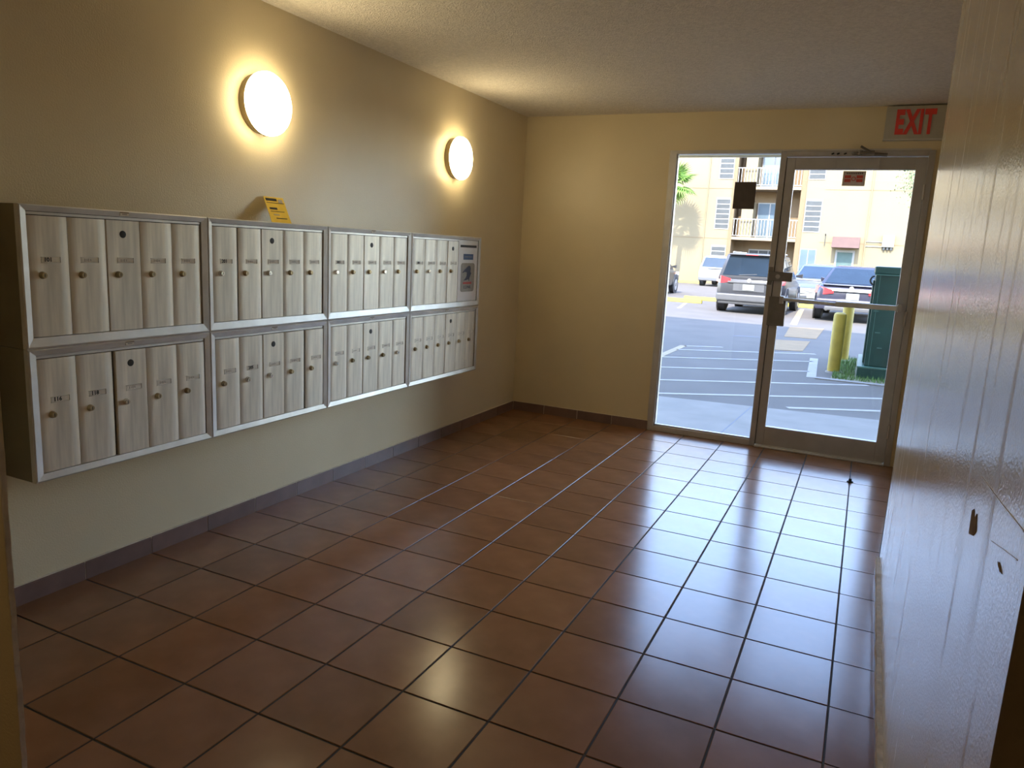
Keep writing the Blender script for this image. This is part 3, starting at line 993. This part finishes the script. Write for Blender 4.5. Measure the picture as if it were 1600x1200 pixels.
# planting bed with kerb and grass
kb = MB().box((2.22, 7.90, GZ - 0.02), (6.5, 8.03, GZ + 0.012))
tag(kb.build('kerb', MT['kerb']), 'pale flush kerb in front of the green cabinet', 'kerb', kind='structure')
bed = MB().hexa([(2.40, 8.03), (6.5, 8.03), (6.5, 11.0), (2.42, 10.6)], GZ - 0.02, GZ + 0.008)
tag(bed.build('floor_planting_bed', MT['soil']), 'soil strip under the grass around the green cabinet', 'ground', kind='structure')
gr = MB()
rg2 = random.Random(3)
for i in range(5200):
    x, y = 2.42 + rg2.random() ** 1.5 * 1.6, rg2.uniform(8.06, 10.55)
    if (x > 2.68 and y > 8.32) or math.hypot(x - 2.405, y - 8.72) < .13 or math.hypot(x - 2.475, y - 10.25) < .13:
        continue
    a = rg2.uniform(0, 2 * PI)
    h = rg2.uniform(0.03, 0.085)
    dx, dy = math.cos(a) * 0.006, math.sin(a) * 0.006
    lx, ly = rg2.uniform(-.02, .02), rg2.uniform(-.02, .02)
    gr.add([(x - dx, y - dy, GZ), (x + dx, y + dy, GZ), (x + lx, y + ly, GZ + h)], [(0, 1, 2)])
me = bpy.data.meshes.new('grass')
me.from_pydata(gr.v, [], gr.f)
me.materials.append(MT['grass'])
go = bpy.data.objects.new('grass', me)
COL.objects.link(go)
tag(go, 'short green grass at the foot of the green cabinet', 'grass', kind='stuff')

# wheel stops
def wheel_stop(x0, x1, y, lab, dy=0.0):
    b = MB().prism([(y - 0.09, GZ), (y + 0.09, GZ), (y + 0.055, GZ + 0.13), (y - 0.055, GZ + 0.13)], 'x', x0, x1)
    c = ((x0 + x1) / 2, y, GZ)
    b.v = [(p[0] - c[0], p[1] - c[1], p[2] - c[2]) for p in b.v]
    o = b.build('wheel_stop', MT['stop_yellow'], loc=c, bevel=0.012, seg=1)
    tag(o, lab, 'wheel stop', 'yellow parking wheel stops')
    o.rotation_euler = (0, 0, dy)


wheel_stop(-4.3, -2.15, 22.35, 'yellow concrete wheel stop nearest the door, left of the grey vehicle', 0.0)
wheel_stop(-3.15, -0.9, 24.2, 'yellow wheel stop just behind the left rear of the grey vehicle')
wheel_stop(0.10, 1.85, 24.45, 'yellow wheel stop in front of the silver sedan')
wheel_stop(-8.0, -6.1, 41.4, 'yellow wheel stop by the far wall, left of the white vehicle')

# bollards
def bollard(x, y, h, r, lab):
    root = empty('bollard', (x, y, GZ))
    tag(root, lab, 'bollard', 'yellow bollards')
    MB().lathe((0, 0, 0), (0, 0, 1), [(r, 0), (r, h - 0.05), (r * 0.92, h - 0.02), (r * 0.6, h), (0, h + 0.004)], 24).build('post', MT['bollard'], root, smooth=True)
    MB().lathe((0, 0, 0), (0, 0, 1), [(r + 0.02, 0), (r + 0.012, 0.02), (r, 0.022), (r * 0.5, 0.022)], 24).build('footing', MT['kerb'], root, smooth=True)


bollard(2.405, 8.72, 0.835, 0.082, 'yellow steel bollard nearer the door, in front of the dark sedan')
bollard(2.475, 10.25, 0.885, 0.082, 'yellow steel bollard partly hidden behind the nearer bollard')

# green cabinet
root = empty('utility_cabinet', (2.70, 8.34, GZ))
tag(root, 'dark green metal utility cabinet on a wide plinth by the bollards', 'cabinet')
MB().box((0, 0, 0.012), (1.9, 1.5, 0.165)).build('plinth', MT['cabinet'], root, bevel=0.012)
MB().box((-0.005, -0.005, 0.150), (1.905, 1.505, 0.172)).build('plinth_rim', MT['cabinet_edge'], root, bevel=0.004)
MB().box((0.075, 0.075, 0.172), (1.82, 1.42, 1.40)).build('body', MT['cabinet'], root, bevel=0.012)
MB().box((0.055, 0.045, 1.38), (1.84, 1.45, 1.485)).build('lid', MT['cabinet'], root, bevel=0.02)
MB().box((0.06, 0.040, 1.372), (1.835, 0.05, 1.384)).build('lid_edge', MT['cabinet_edge'], root)
for x in (0.125, 0.355):
    MB().box((x, 0.066, 0.18), (x + 0.007, 0.076, 1.37)).build('seam', MT['cabinet_edge'], root)
for x, z in ((0.16, 0.98), (0.10, 0.90), (0.20, 0.42), (0.155, 0.62)):
    MB().box((x, 0.062, z), (x + 0.06, 0.076, z + 0.010)).build('latch', MT['cabinet_edge'], root)
hk = MB()
prev = None
for i in range(9):
    a = PI * i / 8
    p = Vector((0.060 - math.sin(a) * 0.045, 0.12, 1.30 + math.cos(a) * 0.055))
    if prev:
        hk.cyl(prev, p, 0.012, n=8)
    prev = p
hk.build('side_handle', MT['black'], root, smooth=True)
MB().box((0.05, 0.20, 0.20), (0.076, 1.2, 1.3)).build('side_panel', MT['cabinet'], root, bevel=0.006)

# ------------------------------------------------------------------ opposite apartment building
FY = 43.0
bd = empty('apartment_building', (0, FY, GZ))
tag(bd, 'cream three-storey apartment building across the parking lot', 'building')


def bp(name, a, b, m, bev=0.0, par=bd):
    return MB().box(a, b).build(name, MT[m], par, bevel=bev)


TOPZ = 11.6
bp('wall_panel', (-26, 0, 0), (-4.98, 12, TOPZ), 'stucco')
bp('wall_panel', (-1.06, 0, 0), (22, 12, TOPZ), 'stucco')
bp('recess_wall', (-4.98, 1.5, 0), (-1.06, 12, TOPZ), 'stucco_tan')
bp('pilaster', (-5.06, -0.06, 0), (-4.84, 1.5, TOPZ), 'stucco_tan')
bp('pilaster', (-1.30, -0.06, 0), (-1.04, 1.5, TOPZ), 'stucco_tan')
bp('parapet', (-26, -0.1, TOPZ), (22, 0.3, TOPZ + 0.5), 'stucco_tan')
bp('parapet', (-26, 11.7, TOPZ), (22, 12, TOPZ + 0.5), 'stucco_tan')
for fz in (2.80, 5.66, 8.52):
    sb = bp('balcony_slab', (-4.84, -0.10, fz - 0.17), (-1.30, 1.5, fz), 'slab')
    # railing with posts
    rl = bp('railing', (-4.84, -0.06, fz + 1.00), (-1.30, -0.01, fz + 1.05), 'white_frame')
    bp('bottom_rail', (-4.84, -0.05, fz + 0.06), (-1.30, -0.02, fz + 0.10), 'white_frame', par=rl)
    k = 0
    x = -4.80
    while x < -1.3:
        bp('baluster', (x, -0.05, fz + 0.10), (x + 0.035, -0.02, fz + 1.0), 'white_frame', par=rl)
        x += 0.17
    # cream pier and sliding door at the back of the balcony
    bp('pier', (-4.45, 0.15, fz), (-3.80, 1.5, fz + 2.0 if fz > 3 else fz + 2.0), 'stucco')
    sd = bp('sliding_door', (-3.72, 1.40, fz), (-2.35, 1.5, fz + 2.06), 'white_frame')
    for i in range(2):
        bp('pane', (-3.67 + i * 0.67, 1.385, fz + 0.06), (-3.07 + i * 0.67, 1.41, fz + 2.0), 'slider', par=sd)
# ground floor window in the recess
gw = bp('window', (-4.0, 1.42, 0.95), (-2.3, 1.5, 2.15), 'white_frame')
for i in range(3):
    for j in range(2):
        bp('pane', (-3.95 + i * 0.55, 1.405, 1.0 + j * 0.56), (-3.45 + i * 0.55, 1.44, 1.52 + j * 0.56), 'louver', par=gw)


def louver_window(x0, x1, z0, z1, n):
    f = MB()
    f.box((x0 - 0.04, -0.03, z0 - 0.05), (x1 + 0.04, 0.02, z0))
    f.box((x0 - 0.04, -0.03, z1), (x1 + 0.04, 0.02, z1 + 0.05))
    f.box((x0 - 0.04, -0.03, z0), (x0, 0.02, z1))
    f.box((x1, -0.03, z0), (x1 + 0.04, 0.02, z1))
    f.box((x0, -0.004, z0), (x1, 0.02, z1))
    w_ = f.build('window', MT['white_frame'], bd)
    p = (z1 - z0) / n
    for i in range(n):
        a = z0 + i * p
        MB().plate([(x0, -0.024, a + 0.02), (x1, -0.024, a + 0.02), (x1, -0.008, a + p * 0.82), (x0, -0.008, a + p * 0.82)], 0.004).build('louver', MT['louver'], w_)


for (x0, x1) in ((-5.86, -5.11), (-0.95, -0.15)):
    for fz in (2.80, 5.66):
        louver_window(x0, x1, fz + 0.45, fz + 2.16, 6)
louver_window(-5.92, -5.14, 0.60, 2.22, 6)
rw = bp('window', (-1.0, -0.03, 1.0), (-0.12, 0.02, 2.28), 'white_frame')
for i in range(2):
    bp('pane', (-0.96 + i * 0.42, -0.036, 1.05), (-0.58 + i * 0.42, -0.02, 2.24), 'slider', par=rw)
# entrance with awning
en = bp('entrance', (0.86, -0.05, 0), (1.84, 0.02, 2.30), 'white_frame')
bp('door_glass', (0.96, -0.06, 0.1), (1.74, -0.03, 2.18), 'dark_glass', par=en)
aw = MB().prism([(-0.95, 2.42), (0.0, 2.42), (0.0, 3.02), (-0.12, 3.02)], 'x', 0.64, 2.03)
aw.build('awning', MT['awning'], bd)
bp('meter_box', (3.12, -0.22, 2.55), (3.70, 0.0, 3.18), 'meter', 0.02)
for i in range(3):
    MB().cyl((3.24 + i * 0.17, -0.12, 2.40), (3.24 + i * 0.17, -0.12, 2.56), 0.06, n=12).build('meter', MT['louver'], bd, smooth=True)
MB().cyl((2.29, -0.05, 0), (2.29, -0.05, TOPZ), 0.035, n=8).build('downspout', MT['stucco'], bd)
MB().cyl((-6.45, -0.04, 0), (-6.45, -0.04, TOPZ), 0.03, n=8).build('downspout', MT['stucco'], bd)
for z in (2.55, 2.80):
    MB().cyl((2.29, -0.03, z), (3.12, -0.03, z), 0.022, n=8).build('conduit', MT['meter'], bd)
wl = MB().cyl((0.25, -0.10, 2.5), (0.25, -0.10, 3.05), 0.018, n=8)
wl.cyl((0.25, -0.10, 3.05), (0.25, -0.26, 3.15), 0.03, n=8)
wl.build('wall_light', MT['louver'], bd)
for z in (2.66, 5.52, 8.40):
    bp('score_line', (-0.04, -0.012, z), (22, 0.0, z + 0.03), 'stucco_tan')
    bp('score_line', (-26, -0.012, z), (-5.06, 0.0, z + 0.03), 'stucco_tan')

# ------------------------------------------------------------------ palm and tree
root = empty('palm_tree', (-8.0, 40.4, GZ))
tag(root, 'green fan palm in front of the cream apartment building', 'tree')
tk = MB()
pz, pr_ = 0.0, 0.17
for i in range(14):
    q = 0.39 * (i + 1)
    tk.cyl((0.01 * i, 0, pz), (0.01 * (i + 1), 0, q), pr_ * 1.06, pr_ * 0.96, n=12)
    pz, pr_ = q, pr_ * 0.985
tk.build('trunk', MT['trunk'], root, smooth=True)


def frond_mesh():
    b = MB()
    b.cyl((0, 0, 0), (0.55, 0, 0.0), 0.016, 0.010, n=6)
    for i in range(19):
        a = math.radians(-100 + 200 * i / 18)
        L_ = 0.78 + 0.16 * math.cos(a)
        d = Vector((math.cos(a), math.sin(a), 0))
        s = Vector((-math.sin(a), math.cos(a), 0))
        o = Vector((0.55, 0, 0))
        m_ = o + d * L_ * 0.5 + Vector((0, 0, 0.02))
        e = o + d * L_ + Vector((0, 0, -0.20))
        b.add([o, m_ + s * 0.045, m_ - s * 0.045, e, m_ + Vector((0, 0, -0.02))], [(0, 1, 4), (0, 4, 2), (1, 3, 4), (4, 3, 2)])
    return b.mesh('frond', MT['frond'])


FR = frond_mesh()
for i in range(22):
    o = obj_of(FR, 'frond', root, (0.14, 0, 5.44))
    el = [65, 40, 15, -15, -42][i % 5] + random.uniform(-8, 8)
    o.rotation_euler = (0, math.radians(-el), math.radians(i * 137.5))

root = empty('street_tree', (5.35, 30.0, GZ))
tag(root, 'leafy tree whose branch hangs at the top right of the door glass', 'tree')
tk = MB().cyl((0, 0, 0), (0.05, 0, 2.6), 0.14, 0.11, n=12)
tk.cyl((0.05, 0, 2.6), (-0.1, 0, 4.6), 0.11, 0.06, n=10)
tk.build('trunk', MT['trunk'], root, smooth=True)
rt = random.Random(11)
tips = []
for i in range(16):
    a, e, l = rt.uniform(0, 2 * PI), rt.uniform(-0.1, 1.2), rt.uniform(0.8, 1.75)
    s = Vector((0, 0, rt.uniform(3.0, 4.5)))
    t = s + Vector((math.cos(a) * math.cos(e), math.sin(a) * math.cos(e), math.sin(e))) * l
    MB().cyl(s, t, 0.03, 0.012, n=6).build('branch', MT['trunk'], root)
    tips += [t, (s + t) / 2]
lv = MB()
for c in tips + [Vector((-1.55, 0, 5.0)), Vector((-1.6, 0, 4.6)), Vector((-1.5, 0.1, 5.4))]:
    for i in range(150):
        p = c + Vector((rt.gauss(0, .26), rt.gauss(0, .26), rt.gauss(0, .26)))
        d = Vector((rt.uniform(-1, 1), rt.uniform(-1, 1), rt.uniform(-1, .4))).normalized()
        s = d.orthogonal().normalized()
        L_ = rt.uniform(0.06, 0.12)
        lv.add([p, p + d * L_ * .5 + s * L_ * .28, p + d * L_, p + d * L_ * .5 - s * L_ * .28], [(0, 1, 2, 3)])
me = bpy.data.meshes.new('foliage')
me.from_pydata(lv.v, [], lv.f)
me.materials.append(MT['leaf'])
o = obj_of(me, 'foliage', root)
o['kind'] = 'stuff'
# ------------------------------------------------------------------ parked cars
def ring(y, zb, zt, w):
    h = zt - zb
    half = [(w * 0.88, zb), (w * 0.97, zb + 0.10 * h), (w, zb + 0.35 * h), (w * 0.995, zb + 0.68 * h), (w * 0.955, zb + 0.90 * h), (w * 0.87, zt)]
    pts = half + [(-x, z) for x, z in reversed(half)]
    return [(x, y, z) for x, z in pts]


def shrink(q, s, t=None):
    t = s if t is None else t
    c = sum((Vector(p) for p in q), Vector()) / 4
    a, b, cc, d = [Vector(p) for p in q]
    # bilinear inset
    f = lambda u, v: (a * (1 - u) + b * u) * (1 - v) + (d * (1 - u) + cc * u) * v
    return [f(s, t), f(1 - s, t), f(1 - s, 1 - t), f(s, 1 - t)]


def car(name, label, loc, rz, paint, L, W, stations, gh, wheel_r=0.34, wb=(0.85, 3.45), lower='car_dark', kind='rear'):
    """stations: (y, z bottom, z top, half width); gh: greenhouse (y rear base, y front base, y rear roof, y front roof, z base, z roof, half base, half roof)"""
    root = empty(name, loc, rz)
    tag(root, label, 'car', 'parked cars')
    MB().loft([ring(*s) for s in stations]).build('body', MT[paint], root, smooth=True)
    y0, y1, r0, r1, z0, z1, hb, hr = gh
    B_ = [(-hb, y0, z0), (hb, y0, z0), (hb * 0.95, y1, z0 - 0.02), (-hb * 0.95, y1, z0 - 0.02)]
    R_ = [(-hr, r0, z1 - 0.03), (hr, r0, z1 - 0.03), (hr * 0.95, r1, z1 - 0.04), (-hr * 0.95, r1, z1 - 0.04)]
    b = MB()
    low = [(x, y, z - 0.08) for x, y, z in B_]
    b.loft([low, B_, R_])
    b.build('cabin', MT[paint], root, smooth=True, bevel=0.03)
    ym = (r0 + r1) / 2
    rf = MB().loft([[(-hr, r0, z1 - 0.04), (hr, r0, z1 - 0.04), (hr * .8, r0 + .03, z1 - .005), (-hr * .8, r0 + .03, z1 - .005)],
                    [(-hr, ym, z1 - 0.04), (hr, ym, z1 - 0.04), (hr * .8, ym, z1 + .02), (-hr * .8, ym, z1 + .02)],
                    [(-hr * .95, r1, z1 - 0.045), (hr * .95, r1, z1 - 0.045), (hr * .76, r1 - .03, z1 - .01), (-hr * .76, r1 - .03, z1 - .01)]])
    rf.build('roof', MT[paint], root, smooth=True)
    quads = {'rear_window': [B_[0], B_[1], R_[1], R_[0]], 'windshield': [B_[2], B_[3], R_[3], R_[2]]}
    for k, q in quads.items():
        MB().plate(shrink(q, 0.06, 0.08), 0.012).build(k, MT['carglass'], root)
    for q in ([B_[1], B_[2], R_[2], R_[1]], [B_[3], B_[0], R_[0], R_[3]]):
        q = [Vector(p) for p in q]
        for u0, u1 in ((0.05, 0.46), (0.50, 0.94)):
            f = lambda u, v: (q[0] * (1 - u) + q[1] * u) * (1 - v) + (q[3] * (1 - u) + q[2] * u) * v
            MB().plate([f(u0, .10), f(u1, .10), f(u1, .88), f(u0, .88)], 0.012).build('side_window', MT['carglass'], root)
    for y in wb:
        for s in (-1, 1):
            x = s * (W / 2 - 0.10)
            MB().cyl((s * (W / 2 - 0.02), y, wheel_r + 0.01), (s * (W / 2 + 0.008), y, wheel_r + 0.01), wheel_r + 0.06, n=24).build('wheel_arch', MT['car_dark'], root)
            wh = MB().lathe((s * (W / 2 - 0.22), y, wheel_r), (s, 0, 0), [(wheel_r * .8, 0), (wheel_r * .97, 0.02), (wheel_r, 0.06), (wheel_r, 0.18), (wheel_r * .96, 0.225), (wheel_r * .7, 0.235)], 28).build('wheel', MT['tire'], root, smooth=True)
            rm = MB().lathe((s * (W / 2 + 0.008), y, wheel_r), (s, 0, 0), [(wheel_r * .66, 0), (wheel_r * .64, 0.010), (wheel_r * .55, 0.012), (wheel_r * .15, 0.006), (0, 0.008)], 20)
            rm.build('rim', MT['rim'], wh, smooth=True)
    for s in (-1, 1):
        mr = MB().loft([[(s * hb * 1.00, y1 - .55, z0 + .05), (s * hb * 1.00, y1 - .47, z0 + .05), (s * hb * 1.00, y1 - .47, z0 + .10), (s * hb * 1.00, y1 - .55, z0 + .10)],
                        [(s * (hb + .20), y1 - .60, z0 + .02), (s * (hb + .20), y1 - .48, z0 + .02), (s * (hb + .20), y1 - .48, z0 + .15), (s * (hb + .20), y1 - .60, z0 + .15)]])
        mr.build('mirror', MT[paint], root, bevel=0.01)
    return root


def box_part(name, par, a, b, m, bev=0.0):
    return MB().box(a, b).build(name, MT[m], par, bevel=bev)


def plate_at(par, x, y, z, s=-1):
    p = box_part('number_plate', par, (x - 0.155, y - 0.008, z - 0.08), (x + 0.155, y + 0.008, z + 0.08), 'plate', 0.004)
    e = -0.0095 if s < 0 else 0.0065
    box_part('plate_print', p, (x - 0.10, y + e, z - 0.025), (x + 0.10, y + e + 0.003, z + 0.025), 'plategreen')


def suv_tail(c, W, zt=1.0, hw=None, light=True):
    pass


SUV = [(0.00, 0.42, 0.88, 0.76), (0.05, 0.36, 0.97, 0.86), (0.22, 0.32, 1.00, 0.905), (0.9, 0.30, 1.01, 0.92), (2.4, 0.28, 0.99, 0.92), (3.3, 0.28, 0.96, 0.91), (4.1, 0.30, 0.86, 0.88), (4.42, 0.36, 0.76, 0.80), (4.55, 0.42, 0.66, 0.66)]
# grey sport utility vehicle seen from behind
c = car('sport_utility_vehicle', 'grey sport utility vehicle parked tail-on in the sun, centre of the sidelight', (-0.27, 19.05, GZ), math.radians(-2), 'car_grey', 4.55, 1.85, SUV, (0.03, 3.40, 0.13, 2.65, 1.00, 1.66, 0.86, 0.68), 0.345, (0.80, 3.45))
box_part('spoiler', c, (-0.62, 0.02, 1.605), (0.62, 0.34, 1.645), 'car_grey', 0.015)
box_part('tailgate_trim', c, (-0.58, -0.035, 0.84), (0.58, 0.03, 0.885), 'car_trim', 0.008)
box_part('plate_recess', c, (-0.42, -0.018, 0.62), (0.42, 0.04, 0.84), 'car_trim', 0.01)
plate_at(c, 0, -0.03, 0.73)
for s in (-1, 1):
    tl = MB().loft([[(s * 0.50, -0.02, 0.86), (s * 0.50, -0.02, 0.95), (s * 0.50, 0.06, 0.95), (s * 0.50, 0.06, 0.86)],
                    [(s * 0.78, 0.00, 0.82), (s * 0.78, 0.00, 1.02), (s * 0.78, 0.10, 1.02), (s * 0.78, 0.10, 0.82)],
                    [(s * 0.925, 0.14, 0.86), (s * 0.90, 0.14, 1.03), (s * 0.88, 0.42, 1.02), (s * 0.92, 0.42, 0.92)]])
    tl.build('tail_light', MT['tail'], c, smooth=True)
    box_part('reflector', c, (s * 0.78 - 0.06, -0.07, 0.40), (s * 0.78 + 0.06, -0.02, 0.46), 'tail', 0.01)
    MB().cyl((s * 0.60, 0.5, 1.69), (s * 0.59, 2.4, 1.69), 0.018, n=8).build('roof_rail', MT['alu_frame'], c, smooth=True)
box_part('bumper', c, (-0.86, -0.09, 0.34), (0.86, 0.10, 0.54), 'car_trim', 0.04)
box_part('skid_plate', c, (-0.80, -0.05, 0.25), (0.80, 0.14, 0.36), 'car_dark', 0.03)
MB().cyl((-0.30, 0.030, 1.06), (0.18, 0.040, 1.10), 0.012, n=8).build('wiper', MT['car_dark'], c)
MB().cyl((0, -0.04, 0.925), (0, 0.0, 0.925), 0.05, n=16).build('badge', MT['alu_frame'], c)
box_part('brake_light', c, (-0.16, 0.012, 1.615), (0.16, 0.03, 1.632), 'tail')

# white sport utility vehicle by the far wall
c = car('sport_utility_vehicle', 'white sport utility vehicle parked tail-on by the far building', (-4.72, 38.1, GZ), math.radians(-4), 'car_white', 4.4, 1.78, SUV, (0.03, 3.30, 0.13, 2.55, 0.98, 1.60, 0.83, 0.64), 0.34, (0.80, 3.40))
for s in (-1, 1):
    tl = MB().loft([[(s * 0.70, 0.02, 0.98), (s * 0.84, 0.04, 0.98), (s * 0.84, 0.14, 0.98), (s * 0.70, 0.14, 0.98)],
                    [(s * 0.60, 0.20, 1.42), (s * 0.70, 0.22, 1.42), (s * 0.70, 0.32, 1.42), (s * 0.60, 0.32, 1.42)]])
    tl.build('tail_light', MT['tail'], c, smooth=True)
box_part('bumper', c, (-0.84, -0.06, 0.30), (0.84, 0.10, 0.50), 'car_trim', 0.04)
plate_at(c, 0, -0.02, 0.72)
box_part('tailgate_trim', c, (-0.38, -0.02, 0.93), (0.38, 0.03, 0.96), 'car_dark', 0.008)

# charcoal car at the far left, front away from the door
c = car('sport_utility_vehicle', 'charcoal vehicle cut off by the left frame of the sidelight', (-5.32, 24.55, GZ), 0.0, 'car_char', 4.5, 1.84, SUV, (0.03, 3.40, 0.30, 2.60, 1.00, 1.62, 0.85, 0.64), 0.35, (0.80, 3.50))
for s in (-1, 1):
    MB().loft([[(s * 0.80, 3.95, 0.74), (s * 0.91, 3.95, 0.74), (s * 0.91, 3.95, 0.86), (s * 0.80, 3.95, 0.86)],
               [(s * 0.60, 4.46, 0.66), (s * 0.76, 4.46, 0.66), (s * 0.76, 4.46, 0.76), (s * 0.60, 4.46, 0.76)]]).build('headlight', MT['headlamp'], c)
    box_part('marker', c, (s * 0.90 - 0.02, 3.62, 0.80), (s * 0.90 + 0.02, 3.76, 0.86), 'amber')
    box_part('door_handle', c, (s * 0.93 - 0.02, 1.6, 0.82), (s * 0.93 + 0.02, 1.78, 0.86), 'alu_frame', 0.006)

SED = [(0.00, 0.46, 0.86, 0.74), (0.06, 0.36, 0.93, 0.83), (0.30, 0.30, 0.98, 0.89), (0.9, 0.26, 0.97, 0.91), (2.6, 0.24, 0.92, 0.91), (3.5, 0.24, 0.88, 0.90), (4.3, 0.28, 0.78, 0.86), (4.68, 0.34, 0.68, 0.76), (4.80, 0.40, 0.58, 0.60)]
# dark sedan seen from behind
c = car('sedan', 'dark sedan parked tail-on behind the yellow bollards', (2.33, 18.85, GZ), math.radians(-1.5), 'car_black', 4.8, 1.83, SED, (0.45, 3.55, 1.20, 2.55, 0.95, 1.45, 0.80, 0.58), 0.33, (0.95, 3.75))
for s in (-1, 1):
    tl = MB().loft([[(s * 0.42, -0.03, 0.74), (s * 0.42, -0.03, 0.82), (s * 0.42, 0.06, 0.82), (s * 0.42, 0.06, 0.74)],
                    [(s * 0.66, -0.01, 0.70), (s * 0.66, -0.01, 0.88), (s * 0.66, 0.10, 0.88), (s * 0.66, 0.10, 0.70)],
                    [(s * 0.895, 0.14, 0.74), (s * 0.87, 0.14, 0.92), (s * 0.85, 0.45, 0.92), (s * 0.90, 0.45, 0.80)]])
    tl.build('tail_light', MT['tail'], c, smooth=True)
    MB().cyl((s * 0.55, -0.05, 0.33), (s * 0.55, 0.15, 0.33), 0.05, n=14).build('exhaust', MT['alu_frame'], c, smooth=True)
box_part('chrome_strip', c, (-0.46, -0.045, 0.80), (0.46, 0.03, 0.83), 'alu_frame', 0.008)
box_part('bumper', c, (-0.84, -0.09, 0.32), (0.84, 0.12, 0.60), 'car_black', 0.05)
box_part('bumper_insert', c, (-0.60, -0.10, 0.30), (0.60, 0.0, 0.40), 'car_trim', 0.02)
plate_at(c, 0.05, -0.035, 0.68)
MB().cyl((0, -0.045, 0.885), (0, 0.02, 0.885), 0.055, n=16).build('badge', MT['alu_frame'], c)
box_part('deck_lip', c, (-0.70, 0.0, 0.945), (0.70, 0.12, 0.975), 'car_black', 0.012)

# silver sedan facing the door
c = car('sedan', 'silver sedan facing the door beside the grey vehicle', (1.02, 29.6, GZ), PI, 'car_silver', 4.8, 1.83, SED, (0.45, 3.55, 1.20, 2.55, 0.95, 1.45, 0.80, 0.58), 0.33, (0.95, 3.75))
for s in (-1, 1):
    MB().loft([[(s * 0.42, 4.74, 0.56), (s * 0.42, 4.74, 0.67), (s * 0.42, 4.60, 0.72), (s * 0.42, 4.60, 0.56)],
               [(s * 0.74, 4.66, 0.58), (s * 0.74, 4.66, 0.72), (s * 0.74, 4.45, 0.77), (s * 0.74, 4.45, 0.58)],
               [(s * 0.86, 4.36, 0.64), (s * 0.86, 4.36, 0.77), (s * 0.80, 4.15, 0.81), (s * 0.86, 4.15, 0.66)]]).build('headlight', MT['headlamp'], c, smooth=True)
g_ = box_part('grille', c, (-0.46, 4.60, 0.46), (0.46, 4.80, 0.66), 'car_dark', 0.02)
for i in range(5):
    box_part('grille_bar', g_, (-0.44, 4.79, 0.475 + i * 0.037), (0.44, 4.815, 0.490 + i * 0.037), 'alu_frame')
box_part('bumper', c, (-0.80, 4.50, 0.28), (0.80, 4.82, 0.45), 'car_silver', 0.05)
plate_at(c, 0, 4.83, 0.40, 1)
